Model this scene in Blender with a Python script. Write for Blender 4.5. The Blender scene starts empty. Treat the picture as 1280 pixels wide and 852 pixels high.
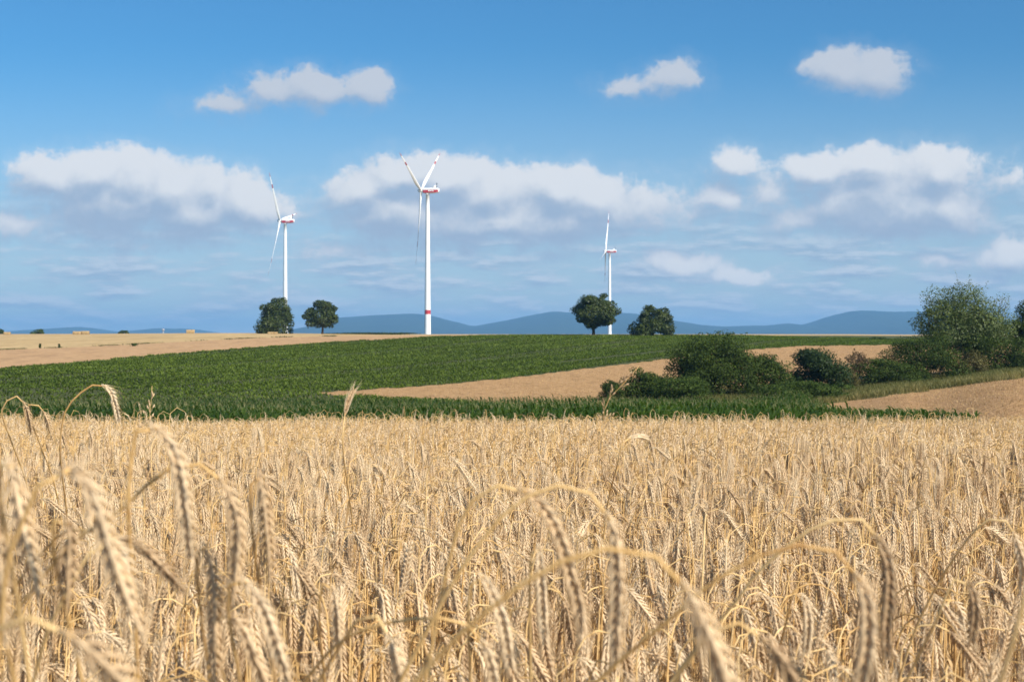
import bpy, math, random
import numpy as np
from mathutils import Vector, Matrix

random.seed(7)
rng = np.random.default_rng(7)
SC = bpy.context.scene
COL = SC.collection
R = math.radians

# ------------------------------------------------------------------ camera
EYE = 1.5                      # eye height above the field at the camera
F = 1778.0                     # focal length in photo pixels (50 mm on 36 mm, 1280 px wide)
HOR = 420.0                    # photo row of the level horizon
cam_d = bpy.data.cameras.new('camera')
cam = bpy.data.objects.new('camera', cam_d); COL.objects.link(cam)
cam.location = (0, 0, EYE); cam.rotation_euler = (R(90), 0, 0)
cam_d.sensor_width = 36; cam_d.lens = 36 * F / 1280
cam_d.shift_y = -(426.0 - HOR) / 1280
cam_d.clip_start = 0.05; cam_d.clip_end = 60000
cam_d.dof.use_dof = True; cam_d.dof.focus_distance = 6.0; cam_d.dof.aperture_fstop = 13.0
SC.camera = cam

# ------------------------------------------------------------------ sun + sky
SUN_DIR = Vector((0.69, -0.72, 0.0)).normalized()
SUN_EL = R(36)
sun_vec = Vector((SUN_DIR.x * math.cos(SUN_EL), SUN_DIR.y * math.cos(SUN_EL), math.sin(SUN_EL)))
sd = bpy.data.lights.new('sun', 'SUN'); sd.energy = 5.0; sd.angle = R(0.53); sd.color = (1.0, 0.925, 0.82)
so = bpy.data.objects.new('sun', sd); COL.objects.link(so)
so.rotation_euler = sun_vec.to_track_quat('Z', 'Y').to_euler(); so.location = (30, -30, 60)

W = bpy.data.worlds.new('World'); SC.world = W; W.use_nodes = True
WT = W.node_tree; WT.nodes.clear()

class NT:
    """small node-tree helper"""
    def __init__(s, t): s.t = t
    def n(s, ty, ins=None, **kw):
        nd = s.t.nodes.new(ty)
        for k, v in kw.items(): setattr(nd, k, v)
        for k, v in (ins or {}).items(): s.put(nd.inputs[k], v)
        return nd
    def put(s, sock, v):
        if isinstance(v, bpy.types.NodeSocket): s.t.links.new(v, sock)
        else: sock.default_value = v
    def m(s, op, a, b=None, c=None, clamp=False):
        nd = s.t.nodes.new('ShaderNodeMath'); nd.operation = op; nd.use_clamp = clamp
        for i, v in enumerate((a, b, c)):
            if v is not None: s.put(nd.inputs[i], v)
        return nd.outputs[0]
    def v(s, op, a, b=None, c=None, out=0):
        nd = s.t.nodes.new('ShaderNodeVectorMath'); nd.operation = op
        for i, v in enumerate((a, b, c)):
            if v is not None: s.put(nd.inputs[i], v)
        return nd.outputs[out]
    def ss(s, x, lo, hi, a=0.0, b=1.0):
        nd = s.t.nodes.new('ShaderNodeMapRange'); nd.interpolation_type = 'SMOOTHSTEP'
        for k, v in enumerate((x, lo, hi, a, b)): s.put(nd.inputs[k], v)
        return nd.outputs[0]
    def mix(s, f, a, b, mode='MIX'):
        nd = s.t.nodes.new('ShaderNodeMix'); nd.data_type = 'RGBA'; nd.blend_type = mode
        s.put(nd.inputs[0], f); s.put(nd.inputs[6], a); s.put(nd.inputs[7], b)
        return nd.outputs[2]
    def noise(s, vec, scale, detail=4, rough=.5, dist=0.0):
        nd = s.n('ShaderNodeTexNoise', {'Scale': scale, 'Detail': detail, 'Roughness': rough, 'Distortion': dist})
        if vec is not None: s.t.links.new(vec, nd.inputs['Vector'])
        return nd.outputs[0]

# cloud shapes, as directions: offsets (right, up) from the view axis in units of F, and half sizes, weight
BLOBS = [
 # heap on the left
 (70,214,52,30,1),(120,206,56,30,1),(165,214,70,38,1),(215,228,70,38,1),(262,222,40,26,.8),(300,240,36,34,1),
 (150,240,105,38,1),(240,252,95,34,1),(320,252,34,32,.9),(352,250,24,20,.45),
 (25,268,60,20,.55),(110,278,90,18,.5),(215,288,80,16,.45),
 # heap in the middle
 (455,226,48,28,.9),(505,208,52,26,1),(560,212,66,28,1),(610,232,70,34,1),(705,226,62,30,1),(735,238,52,32,.95),
 (500,250,86,34,.95),(620,262,130,36,1),(718,262,70,30,.95),(425,300,60,16,.5),(540,296,110,16,.45),(800,268,50,24,.5),
 # small upper ones
 (285,122,44,16,.5),(345,104,44,20,.7),(400,100,48,23,.85),(458,104,34,22,.85),
 (800,98,44,14,.5),(840,90,34,20,.6),
 (1050,76,38,28,.9),(1090,82,50,28,.95),
 # heap on the right
 (1030,204,46,26,.9),(1090,196,60,24,.95),(1170,204,60,28,.95),(1130,248,96,34,.95),(1185,250,44,34,.9),
 (1050,246,60,30,.85),(1000,266,60,20,.55),(1120,276,80,18,.6),
 (920,196,36,20,.75),(900,240,34,24,.7),(868,262,46,22,.45),
 (850,318,58,20,.75),(910,336,52,14,.6),(960,236,50,30,.5),(800,250,60,30,.6),(1170,316,44,12,.5),(1258,310,46,26,.85),(1250,335,40,12,.5),
 (150,262,120,24,.75),(300,258,50,24,.75),(480,266,70,22,.75),(620,272,150,24,.85),(1110,226,115,42,.8),(1110,264,110,24,.75),
 (1262,215,40,22,.4),(180,302,80,14,.4),(690,308,70,12,.35),
]
def cloud_group():
    g = bpy.data.node_groups.new('cloud_field', 'ShaderNodeTree')
    g.interface.new_socket('P', in_out='INPUT', socket_type='NodeSocketVector')
    g.interface.new_socket('D', in_out='OUTPUT', socket_type='NodeSocketFloat')
    g.interface.new_socket('S', in_out='OUTPUT', socket_type='NodeSocketFloat')
    q = NT(g); gi = g.nodes.new('NodeGroupInput'); go = g.nodes.new('NodeGroupOutput')
    P = gi.outputs[0]
    # billow the coordinates a little, then take the union of soft ellipses
    wn = q.n('ShaderNodeTexNoise', {'Scale': .020, 'Detail': 3.0}); g.links.new(P, wn.inputs['Vector'])
    wv = q.v('SUBTRACT', wn.outputs['Color'], (.5, .5, .5))
    Pw = q.v('MULTIPLY_ADD', wv, (44, 34, 0), P)
    acc = None
    for (cx, cy, rx, ry, w) in BLOBS:
        X, Y = cx - 640, HOR - cy - 10
        e = q.v('MULTIPLY_ADD', Pw, (1 / (rx*1.30), 1 / (ry*1.30), 0), (-X / (rx*1.30), -Y / (ry*1.30), 0))
        l = q.v('LENGTH', e, out=1)
        v = q.m('MULTIPLY_ADD', l, -w, w)
        acc = v if acc is None else q.m('SMOOTH_MAX', acc, v, .42)
    n1 = q.m('SUBTRACT', q.noise(P, .026, 9, .60), .5)
    n3 = q.m('SUBTRACT', q.noise(Pw, .075, 5, .55), .5)
    f = q.m('MULTIPLY_ADD', n1, .85, acc)
    f = q.m('MULTIPLY_ADD', n3, .46, f)
    g.links.new(f, go.inputs[0]); g.links.new(acc, go.inputs[1])
    return g
def build_world():
    q = NT(WT)
    sky = q.n('ShaderNodeTexSky', sky_type='NISHITA', sun_disc=False, sun_elevation=SUN_EL,
              sun_rotation=math.atan2(SUN_DIR.x, SUN_DIR.y), altitude=200.0, air_density=1.0, dust_density=0.9, ozone_density=2.2)
    tc = q.n('ShaderNodeTexCoord'); d = tc.outputs['Generated']
    sx = q.n('ShaderNodeSeparateXYZ', {0: d})
    yy = q.m('MAXIMUM', sx.outputs[1], .05)
    u = q.m('MULTIPLY', q.m('DIVIDE', sx.outputs[0], yy), F)
    v = q.m('MULTIPLY', q.m('DIVIDE', sx.outputs[2], yy), F)
    P = q.n('ShaderNodeCombineXYZ', {0: u, 1: v}).outputs[0]
    front = q.ss(sx.outputs[1], .35, .6)
    cg = cloud_group()
    def cf(vec):
        nd = WT.nodes.new('ShaderNodeGroup'); nd.node_tree = cg; WT.links.new(vec, nd.inputs[0]); return nd.outputs[0], nd.outputs[1]
    (f0, s0), (f1, s1) = cf(P), cf(q.v('ADD', P, (9.0, 26.0, 0)))
    topness = q.ss(q.m('SUBTRACT', s0, s1), -.15, .45)
    hi = q.m('MULTIPLY_ADD', topness, -.28, .60)            # crisp sunlit tops, soft bases
    dens = q.m('DIVIDE', q.m('ADD', f0, -.01), hi, clamp=True); dens = q.ss(dens, 0, 1)
    dens = q.m('MULTIPLY', q.m('ADD', q.m('MULTIPLY', dens, .86), q.m('MULTIPLY', q.ss(f0, -.40, .30), .14)), front)
    lit = q.m('MULTIPLY_ADD', q.m('SUBTRACT', s0, s1), .80, .30)
    lit = q.m('MULTIPLY_ADD', q.m('SUBTRACT', f0, f1), .50, lit)
    lit = q.ss(lit, .0, 1.0)
    ccol = q.mix(lit, CLOUD_DARK, q.mix(q.ss(v, 235, 285), CLOUD_LIT, CLOUD_HIGH))
    # graded clear sky
    skyc = q.mix(1.0, sky.outputs[0], SKY_TINT, 'MULTIPLY')
    # low bands of broken cloud towards the horizon
    st = q.v('MULTIPLY', P, (.0085, .040, 0))
    b = q.noise(st, 1.0, 6, .58, .0)
    bm = q.m('MULTIPLY', q.ss(v, 230, 60), q.ss(v, -30, 15))
    bd = q.m('MULTIPLY', q.m('MULTIPLY', q.ss(b, .40, .60), bm), front)
    st2 = q.v('MULTIPLY', q.v('ADD', P, (4.0, 6.0, 0)), (.0085, .040, 0))
    bl = q.ss(q.m('SUBTRACT', b, q.noise(st2, 1.0, 6, .58, .0)), -.10, .12)
    bcol = q.mix(bl, BAND_DARK, BAND_LIT)
    # pale colour mixed into the low sky, offsetting the haze that dims it
    pale_mix = q.m('MULTIPLY', q.ss(v, 380, 20), .66)
    skyc = q.mix(pale_mix, skyc, LOW_SKY_PALE)
    c = q.mix(q.m('MULTIPLY', bd, .80), skyc, bcol)
    c = q.mix(q.m('MULTIPLY', dens, .94), c, ccol)
    bg = q.n('ShaderNodeBackground', {0: c, 1: SKY_STRENGTH})
    out = q.n('ShaderNodeOutputWorld'); WT.links.new(bg.outputs[0], out.inputs[0])
SKY_STRENGTH = 0.070
SKY_TINT = (.37, .85, 1.16, 1)
LOW_SKY_PALE = (6.0, 6.9, 7.8, 1)
CLOUD_DARK = (3.7, 4.7, 6.2, 1); CLOUD_LIT = (8.1, 8.25, 8.5, 1); CLOUD_HIGH = (5.9, 6.35, 7.1, 1)
BAND_DARK = (3.3, 4.4, 6.0, 1); BAND_LIT = (6.6, 7.2, 8.0, 1)
build_world()
W.cycles.sampling_method = 'MANUAL'; W.cycles.sample_map_resolution = 512

SC.view_settings.view_transform = 'Standard'; SC.view_settings.look = 'None'
SC.view_settings.exposure = 0.52; SC.view_settings.gamma = 1.0
SC.render.engine = 'CYCLES'
SC.cycles.use_denoising = True; SC.cycles.denoiser = 'OPENIMAGEDENOISE'; SC.cycles.denoising_input_passes = 'RGB_ALBEDO_NORMAL'
SC.cycles.max_bounces = 5; SC.cycles.diffuse_bounces = 3; SC.cycles.transmission_bounces = 4; SC.cycles.volume_bounces = 0
SC.cycles.sample_clamp_indirect = 6.0

# ------------------------------------------------------------------ helpers
def tag(o, label=None, cat=None, group=None, kind=None):
    if label: o['label'] = label
    if cat: o['category'] = cat
    if group: o['group'] = group
    if kind: o['kind'] = kind
    return o
def empty(name, loc=(0, 0, 0), rz=0.0):
    o = bpy.data.objects.new(name, None); COL.objects.link(o); o.location = loc; o.rotation_euler = (0, 0, rz)
    o.empty_display_size = .1
    return o
class MB:
    """mesh collector: arrays of verts, quads and tris, with a material index and one float per vertex"""
    def __init__(s): s.V, s.Q, s.T, s.QM, s.TM, s.A, s.n = [], [], [], [], [], [], 0
    def add(s, V, Q=None, T=None, mi=0, a=0.5):
        V = np.asarray(V, float).reshape(-1, 3)
        if Q is not None and len(Q):
            Q = np.asarray(Q, np.int64); s.Q.append(Q + s.n); s.QM.append(np.full(len(Q), mi) if np.isscalar(mi) else mi)
        if T is not None and len(T):
            T = np.asarray(T, np.int64); s.T.append(T + s.n); s.TM.append(np.full(len(T), mi) if np.isscalar(mi) else mi)
        s.V.append(V); s.A.append(np.full(len(V), a, float) if np.isscalar(a) else np.asarray(a, float)); s.n += len(V)
    def arrays(s):
        V = np.concatenate(s.V) if s.V else np.zeros((0, 3))
        Q = np.concatenate(s.Q) if s.Q else np.zeros((0, 4), np.int64); QM = np.concatenate(s.QM) if s.QM else np.zeros(0, int)
        T = np.concatenate(s.T) if s.T else np.zeros((0, 3), np.int64); TM = np.concatenate(s.TM) if s.TM else np.zeros(0, int)
        return V, Q, T, QM, TM, np.concatenate(s.A) if s.A else np.zeros(0)
    def mesh(s, name, mats, smooth=False):
        return arrays_to_mesh(name, s.arrays(), mats, smooth)
    def build(s, name, mats, parent=None, smooth=False):
        if not isinstance(mats, (list, tuple)): mats = [mats]
        o = bpy.data.objects.new(name, s.mesh(name, mats, smooth)); COL.objects.link(o)
        if parent is not None: o.parent = parent
        return o
def arrays_to_mesh(name, arr, mats, smooth=False):
    V, Q, T, QM, TM, A = arr
    me = bpy.data.meshes.new(name)
    nq, nt = len(Q), len(T)
    me.vertices.add(len(V)); me.vertices.foreach_set('co', np.ascontiguousarray(V, np.float32).ravel())
    me.loops.add(nq * 4 + nt * 3)
    me.loops.foreach_set('vertex_index', np.concatenate([Q.ravel(), T.ravel()]).astype(np.int32))
    me.polygons.add(nq + nt)
    me.polygons.foreach_set('loop_start', np.concatenate([np.arange(nq) * 4, nq * 4 + np.arange(nt) * 3]).astype(np.int32))
    me.polygons.foreach_set('material_index', np.concatenate([QM, TM]).astype(np.int32))
    if smooth: me.polygons.foreach_set('use_smooth', np.ones(nq + nt, bool))
    at = me.attributes.new('rnd', 'FLOAT', 'POINT'); at.data.foreach_set('value', np.ascontiguousarray(A, np.float32))
    for m in mats: me.materials.append(m)
    me.update(calc_edges=True)
    return me
def link_mesh(name, me, parent=None):
    o = bpy.data.objects.new(name, me); COL.objects.link(o)
    if parent is not None: o.parent = parent
    return o
def nrm(a): return a / np.maximum(np.linalg.norm(a, axis=-1, keepdims=True), 1e-12)
def frames(P):
    """parallel-transport frames along a polyline"""
    T = nrm(np.gradient(P, axis=0)); N = np.zeros_like(P)
    a = np.array([0, 1., 0]) if abs(T[0, 1]) < .8 else np.array([1., 0, 0])
    n = a - T[0] * a.dot(T[0]); n /= np.linalg.norm(n)
    for i in range(len(P)):
        n = n - T[i] * n.dot(T[i]); n /= max(np.linalg.norm(n), 1e-9); N[i] = n
    return T, N, np.cross(T, N)
def tube(mb, P, rad, sides=6, mi=0, a=.5, cap=True):
    P = np.asarray(P, float); k = len(P); rad = np.broadcast_to(np.asarray(rad, float), (k,))
    T, N, B = frames(P)
    th = np.arange(sides) * 2 * math.pi / sides
    V = P[:, None] + rad[:, None, None] * (np.cos(th)[None, :, None] * N[:, None] + np.sin(th)[None, :, None] * B[:, None])
    i, j = np.meshgrid(np.arange(k - 1), np.arange(sides), indexing='ij')
    b = i * sides; j2 = (j + 1) % sides
    Q = np.stack([b + j, b + j2, b + sides + j2, b + sides + j], -1).reshape(-1, 4)
    V = V.reshape(-1, 3)
    Tt = None
    if cap:
        V = np.vstack([V, P[:1], P[-1:]]); c0, c1 = k * sides, k * sides + 1; jj = np.arange(sides)
        Tt = np.vstack([np.stack([(jj + 1) % sides, jj, np.full(sides, c0)], -1),
                        np.stack([(k - 1) * sides + jj, (k - 1) * sides + (jj + 1) % sides, np.full(sides, c1)], -1)])
    mb.add(V, Q, Tt, mi, a)
def box(mb, lo, hi, mi=0, a=.5):
    x0, y0, z0 = lo; x1, y1, z1 = hi
    V = [(x0, y0, z0), (x1, y0, z0), (x1, y1, z0), (x0, y1, z0), (x0, y0, z1), (x1, y0, z1), (x1, y1, z1), (x0, y1, z1)]
    mb.add(V, [(0, 3, 2, 1), (4, 5, 6, 7), (0, 1, 5, 4), (1, 2, 6, 5), (2, 3, 7, 6), (3, 0, 4, 7)], None, mi, a)
def catmull(P, n):
    P = np.asarray(P, float)
    E = np.vstack([2 * P[0] - P[1], P, 2 * P[-1] - P[-2]])
    out = []
    for i in range(1, len(E) - 2):
        t = np.linspace(0, 1, 12, endpoint=False)[:, None]
        a, b, c, d = E[i - 1], E[i], E[i + 1], E[i + 2]
        out.append(.5 * (2 * b + (c - a) * t + (2 * a - 5 * b + 4 * c - d) * t**2 + (3 * b - a - 3 * c + d) * t**3))
    C = np.vstack(out + [P[-1:]])
    s = np.concatenate([[0], np.cumsum(np.linalg.norm(np.diff(C, axis=0), axis=1))])
    t = np.linspace(0, s[-1], n)
    return np.stack([np.interp(t, s, C[:, k]) for k in range(3)], -1), s[-1]
def pchip(x, xs, ys):
    """monotone cubic; ys (..., n)"""
    h = np.diff(xs); dl = np.diff(ys, axis=-1) / h
    m = np.zeros_like(ys)
    a, b = dl[..., :-1], dl[..., 1:]
    w1 = 2 * h[1:] + h[:-1]; w2 = h[1:] + 2 * h[:-1]
    with np.errstate(divide='ignore', invalid='ignore'):
        mm = (w1 + w2) / (w1 / a + w2 / b)
    m[..., 1:-1] = np.where(a * b > 0, mm, 0); m[..., 0] = dl[..., 0]; m[..., -1] = dl[..., -1]
    i = np.clip(np.searchsorted(xs, x) - 1, 0, len(xs) - 2); t = (x - xs[i]) / h[i]
    y0 = ys[..., i]; y1 = ys[..., i + 1]; m0 = m[..., i] * h[i]; m1 = m[..., i + 1] * h[i]
    return y0 * (2*t**3 - 3*t**2 + 1) + m0 * (t**3 - 2*t**2 + t) + y1 * (-2*t**3 + 3*t**2) + m1 * (t**3 - t**2)

# ------------------------------------------------------------------ terrain
CURV = 0.00218
TD = np.array([22, 32, 45, 60, 80, 100, 115, 130, 150, 180, 220, 260, 300, 340, 400, 600, 1000, 1600, 4000, 20000.])
TP = np.array([-900, 0, 300, 640, 900, 1040, 1140, 1280, 2100.])
TY = np.array([  # photo row at which the ground of that distance lies, per bearing
 [626]*9, [606]*9, [588]*9, [568, 568, 568, 568, 568, 571, 575, 575, 570],
 [566, 566, 566, 566, 566, 563, 549, 528, 505], [546, 546, 546, 547, 547, 535, 515, 493, 470],
 [523, 523, 523, 525, 525, 511, 500, 481, 455], [499, 499, 499, 502, 503, 499, 489, 472, 440],
 [484, 484, 486, 489, 490, 489, 481, 466, 432], [464, 464, 466, 469, 471, 471, 466, 455, 425],
 [448, 448, 447, 449, 450, 451, 449, 443, 420], [437, 437, 433, 432, 434, 437, 437, 434, 418],
 [430, 430, 425, 420.2, 422, 427, 429, 428, 416], [426, 426, 420, 418.6, 418.8, 421, 423, 424, 416],
 [422, 422, 416.8, 419.5, 419.6, 420, 421, 422, 417], [417.4, 417.4, 416.2, 419.5, 419.6, 419.6, 420, 421, 417],
 [417.6, 417.6, 417.2, 418.0, 418.0, 418.4, 419, 420, 418], [417.9, 417.9, 417.8, 417.6, 417.6, 417.6, 418, 418, 418],
 [418.8]*9, [419.7]*9])
TZ = EYE - TD[:, None] * (TY - HOR) / F
TZS = np.log(TD)
def ground(x, d):
    x = np.atleast_1d(np.asarray(x, float)); d = np.atleast_1d(np.asarray(d, float))
    px = np.clip(640 + F * x / np.maximum(d, 8.0), TP[0], TP[-1])
    near = -CURV * d**2
    dd = np.log(np.clip(d, TD[0], TD[-1]))
    cols = pchip(dd, TZS, TZ.T.copy())            # (9, n)
    j = np.clip(np.searchsorted(TP, px) - 1, 0, len(TP) - 2); t = (px - TP[j]) / (TP[j + 1] - TP[j]); t = t*t*(3 - 2*t)
    k = np.arange(len(dd))
    far = cols[j, k] * (1 - t) + cols[j + 1, k] * t
    w = np.clip((d - 17) / 8.0, 0, 1); w = w*w*(3 - 2*w)
    return near * (1 - w) + far * w
def gz(x, d): return float(ground(x, d)[0])
def at(px, d, dz=0.0):
    x = (px - 640) / F * d
    return (x, d, gz(x, d) + dz)
def at_row(px, py, d): return np.array([(px - 640) / F * d, d, EYE - d * (py - HOR) / F])
UP = (np.array([-900, 0, 100, 200, 300, 400, 480, 540, 640, 1280, 2100.]), np.array([545, 460, 452, 443.5, 435.5, 428.5, 424, 420.8, 419, 416, 410.]))
VP = (np.array([-900, 0, 100, 200, 260, 340, 430, 540, 600, 2100.]), np.array([470, 437, 433.5, 428.5, 425, 421.5, 419.8, 419.2, 416, 400.]))
T3 = (np.array([-900, 390, 400, 470, 560, 640, 720, 800, 850, 930, 1000, 1140, 2100.]), np.array([900, 510, 491, 486, 480, 472, 462, 453, 446, 437.5, 432.5, 430.5, 428.]))
E5 = (np.array([990, 1020, 1060, 1140, 1200, 1280, 1600, 2100.]), np.array([540, 508.5, 501, 491, 483, 472, 440, 420.]))
def corn_far(px): return np.interp(px, [-900, 1000, 1040, 1100, 1160, 1215, 1235, 2100], [113, 113, 92, 75, 67, 61, 50, 50])
def classify(x, d):
    """which field a ground point belongs to"""
    px = 640 + F * x / d; z = ground(x, d); py = HOR + F * (EYE - z) / d
    py = py + (.45 * np.sin(x * .83 + 2 * np.sin(d * .29)) + .35 * np.sin(x * 1.9 + d * .71)) * np.clip(170 / d, .4, 1.2)   # ragged edges
    r = np.full(len(x), 4)                                           # 4 rough grass
    r[d < 26] = 0                                                    # 0 grain field soil
    r[(d >= 55) & (d < corn_far(px))] = 1                            # 1 maize
    far = d >= 118
    U, Vv, T_ = np.interp(px, *UP), np.interp(px, *VP), np.interp(px, *T3)
    ridge = np.interp(px, [-900, 300, 430, 560, 640, 2100], [900, 900, 420, 345, 330, 330])
    r[far & (d < ridge) & (py > U)] = 2                              # 2 beet
    r[far & (py > T_) & (d < 330)] = 3
    r[far & (py > T_) & (px < 745) & (py > np.interp(px, [-900, 400, 480, 560, 640, 745], [490, 492.5, 496, 500.5, 505, 509]))] = 2                               # 3 bare stubble slope
    r[far & (py <= U) & (py > Vv) & (px < 620) & (d < 520)] = 5      # 5 brown tilled field
    r[far & (py <= Vv) & (px < 640) & (d >= 120)] = 6                # 6 pale straw field
    r[(d >= 345) & (r == 4)] = 6
    r[(d >= 345) & (px > 560) & (d < 700)] = 7
    r[d >= 700] = np.where(np.sin(x[d >= 700] / 340.0) + np.sin(d[d >= 700] / 410.0) > -.2, 6, 7)
    e = np.interp(px, *E5)
    r[(px > 1000) & (d >= corn_far(px)) & (d > 55) & (py > e) & (d < 300)] = 8     # 8 tilled field at right
    # verge and thicket floor between the slope field and the maize / right field
    lim = np.interp(px, [-900, 700, 760, 860, 1000, 1140, 1280, 2100], [0, 0, 137, 152, 158, 172, 178, 190])
    r[(d > 112) & (d < lim) & (py <= e)] = 4
    return r

# ------------------------------------------------------------------ materials
def new_mat(name):
    m = bpy.data.materials.new(name); m.use_nodes = True
    t = m.node_tree; t.nodes.clear(); q = NT(t)
    out = q.n('ShaderNodeOutputMaterial')
    return m, q, out
def rgba(c): return (c[0], c[1], c[2], 1)
def plain_mat(name, c, rough=.5, spec=.3, var=.0, scale=3.0):
    m, q, out = new_mat(name)
    col = rgba(c)
    if var:
        tc = q.n('ShaderNodeTexCoord').outputs['Object']
        n = q.noise(tc, scale, 5, .6)
        col = q.mix(q.ss(n, .35, .65), rgba([x * (1 - var) for x in c]), rgba([x * (1 + var) for x in c]))
    b = q.n('ShaderNodeBsdfPrincipled', {'Base Color': col, 'Roughness': rough, 'Specular IOR Level': spec})
    q.t.links.new(b.outputs[0], out.inputs[0]); return m
def field_mat(name, c1, c2, c3, fine, coarse, bump=.3, row=None, rowamt=.0):
    """soil / stubble: fine clods and straw flecks over broad patches, optional drill rows along direction row = (dx, dy, spacing)"""
    m, q, out = new_mat(name)
    P = q.n('ShaderNodeNewGeometry').outputs['Position']
    n1 = q.noise(P, fine, 6, .62); n2 = q.noise(P, coarse, 5, .55); n3 = q.noise(P, fine * 3.1, 3, .6)
    c = q.mix(q.ss(n1, .36, .64), rgba(c1), rgba(c2))
    c = q.mix(q.m('MULTIPLY', q.ss(n2, .42, .68), .55), c, rgba(c3))
    n4 = q.noise(q.v('MULTIPLY', P, (1.0, .35, 1.0)), fine * .32, 4, .65)
    c = q.mix(q.m('MULTIPLY', q.ss(n4, .48, .66), .45), c, rgba([x * .66 for x in c1]))
    fl = q.m('MULTIPLY', q.ss(n3, .60, .72), .5)
    c = q.mix(fl, c, rgba([x * .45 for x in c1]))
    h = n1
    if row:
        s = q.n('ShaderNodeSeparateXYZ', {0: P})
        wob = q.m('MULTIPLY', q.m('SUBTRACT', n2, .5), row[2] * 2.2)
        a = q.m('ADD', q.m('ADD', q.m('MULTIPLY', s.outputs[0], row[0]), q.m('MULTIPLY', s.outputs[1], row[1])), wob)
        sn = q.m('SINE', q.m('MULTIPLY', a, 2 * math.pi / row[2]))
        k = q.m('MULTIPLY', q.ss(sn, -.2, .9), rowamt)
        c = q.mix(k, c, rgba([x * .62 for x in c1]))
    b = q.n('ShaderNodeBsdfPrincipled', {'Base Color': c, 'Roughness': .95, 'Specular IOR Level': .08})
    bp = q.n('ShaderNodeBump', {'Strength': bump, 'Distance': .12, 'Height': h})
    q.t.links.new(bp.outputs[0], b.inputs['Normal'])
    q.t.links.new(b.outputs[0], out.inputs[0]); return m
def leaf_mat(name, ramp, trans=.3, spec=.25, rough=.55, noise_scale=.35):
    """foliage: colour varies leaf by leaf (rnd) and in patches over the plant"""
    m, q, out = new_mat(name)
    a = q.n('ShaderNodeAttribute', attribute_name='rnd').outputs['Fac']
    P = q.n('ShaderNodeNewGeometry').outputs['Position']
    n = q.noise(P, noise_scale, 3, .5)
    k = q.m('ADD', q.m('MULTIPLY', a, .7), q.m('MULTIPLY', q.m('SUBTRACT', n, .35), .9), clamp=True)
    cr = q.n('ShaderNodeValToRGB', {0: k}); e = cr.color_ramp.elements
    e[0].position = 0; e[0].color = rgba(ramp[0]); e[1].position = 1; e[1].color = rgba(ramp[-1])
    for i, c in enumerate(ramp[1:-1]):
        x = e.new((i + 1) / (len(ramp) - 1)); x.color = rgba(c)
    b = q.n('ShaderNodeBsdfPrincipled', {'Base Color': cr.outputs[0], 'Roughness': rough, 'Specular IOR Level': spec})
    t = q.n('ShaderNodeBsdfTranslucent', {0: q.mix(1.0, cr.outputs[0], (1.3, 1.3, .7, 1), 'MULTIPLY')})
    mx = q.n('ShaderNodeMixShader', {0: trans}); q.t.links.new(b.outputs[0], mx.inputs[1]); q.t.links.new(t.outputs[0], mx.inputs[2])
    q.t.links.new(mx.outputs[0], out.inputs[0]); return m
def straw_mat(name, c_lo, c_mid, c_hi, trans=.2, attr=True, scale=180.0, rough=.6):
    """ripe straw: varies stalk by stalk, with fine flecks"""
    m, q, out = new_mat(name)
    if attr: a = q.n('ShaderNodeAttribute', attribute_name='rnd').outputs['Fac']
    else: a = q.n('ShaderNodeObjectInfo').outputs['Random']
    P = q.n('ShaderNodeNewGeometry').outputs['Position']
    n = q.noise(P, scale, 3, .6)
    k = q.m('ADD', q.m('MULTIPLY', a, .75), q.m('MULTIPLY', q.m('SUBTRACT', n, .38), 1.0), clamp=True)
    cr = q.n('ShaderNodeValToRGB', {0: k}); e = cr.color_ramp.elements
    e[0].position = 0; e[0].color = rgba(c_lo); e[1].position = 1; e[1].color = rgba(c_hi)
    x = e.new(.35); x.color = rgba(c_mid)
    b = q.n('ShaderNodeBsdfPrincipled', {'Base Color': cr.outputs[0], 'Roughness': rough, 'Specular IOR Level': .35})
    t = q.n('ShaderNodeBsdfTranslucent', {0: cr.outputs[0]})
    mx = q.n('ShaderNodeMixShader', {0: trans}); q.t.links.new(b.outputs[0], mx.inputs[1]); q.t.links.new(t.outputs[0], mx.inputs[2])
    q.t.links.new(mx.outputs[0], out.inputs[0]); return m

M = {}
M['soil'] = field_mat('field_soil', (.16, .10, .055), (.26, .17, .09), (.20, .13, .07), 14, .8)
M['maize_soil'] = field_mat('maize_soil', (.06, .05, .03), (.10, .08, .045), (.05, .06, .025), 6, .3)
M['beet_soil'] = field_mat('beet_soil', (.060, .075, .024), (.10, .10, .04), (.05, .075, .02), 3, .12)
M['slope'] = field_mat('stubble_slope', (.37, .215, .095), (.53, .325, .155), (.46, .275, .12), 2.2, .09, .5, (.91, -.42, 1.1), .35)
M['rough'] = field_mat('rough_grass_ground', (.075, .085, .03), (.16, .14, .06), (.09, .11, .035), 2.5, .25)
M['brown'] = field_mat('brown_tilled', (.44, .265, .13), (.57, .36, .185), (.50, .305, .15), 1.0, .06, .3, (.91, -.42, 3.0), .18)
M['straw'] = field_mat('pale_straw', (.50, .34, .155), (.62, .44, .22), (.44, .29, .12), .6, .035, .3, (.2, -.98, 6.0), .15)
M['plain'] = field_mat('plain_green', (.07, .085, .03), (.11, .11, .045), (.06, .075, .03), .08, .01)
M['tilled'] = field_mat('tilled_stubble', (.35, .20, .088), (.54, .325, .16), (.45, .27, .12), 4.0, .18, .6, (.80, -.60, .55), .38)
M['forest'] = field_mat('forest_hill', (.018, .032, .012), (.035, .055, .02), (.028, .045, .016), .012, .0018, .2)
M['white'] = plain_mat('turbine_white', (.80, .80, .79), .38, .4, .03, .2)
M['red'] = plain_mat('signal_red', (.42, .03, .03), .4, .4)
M['faded_red'] = plain_mat('faded_red', (.36, .085, .08), .5)
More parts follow.
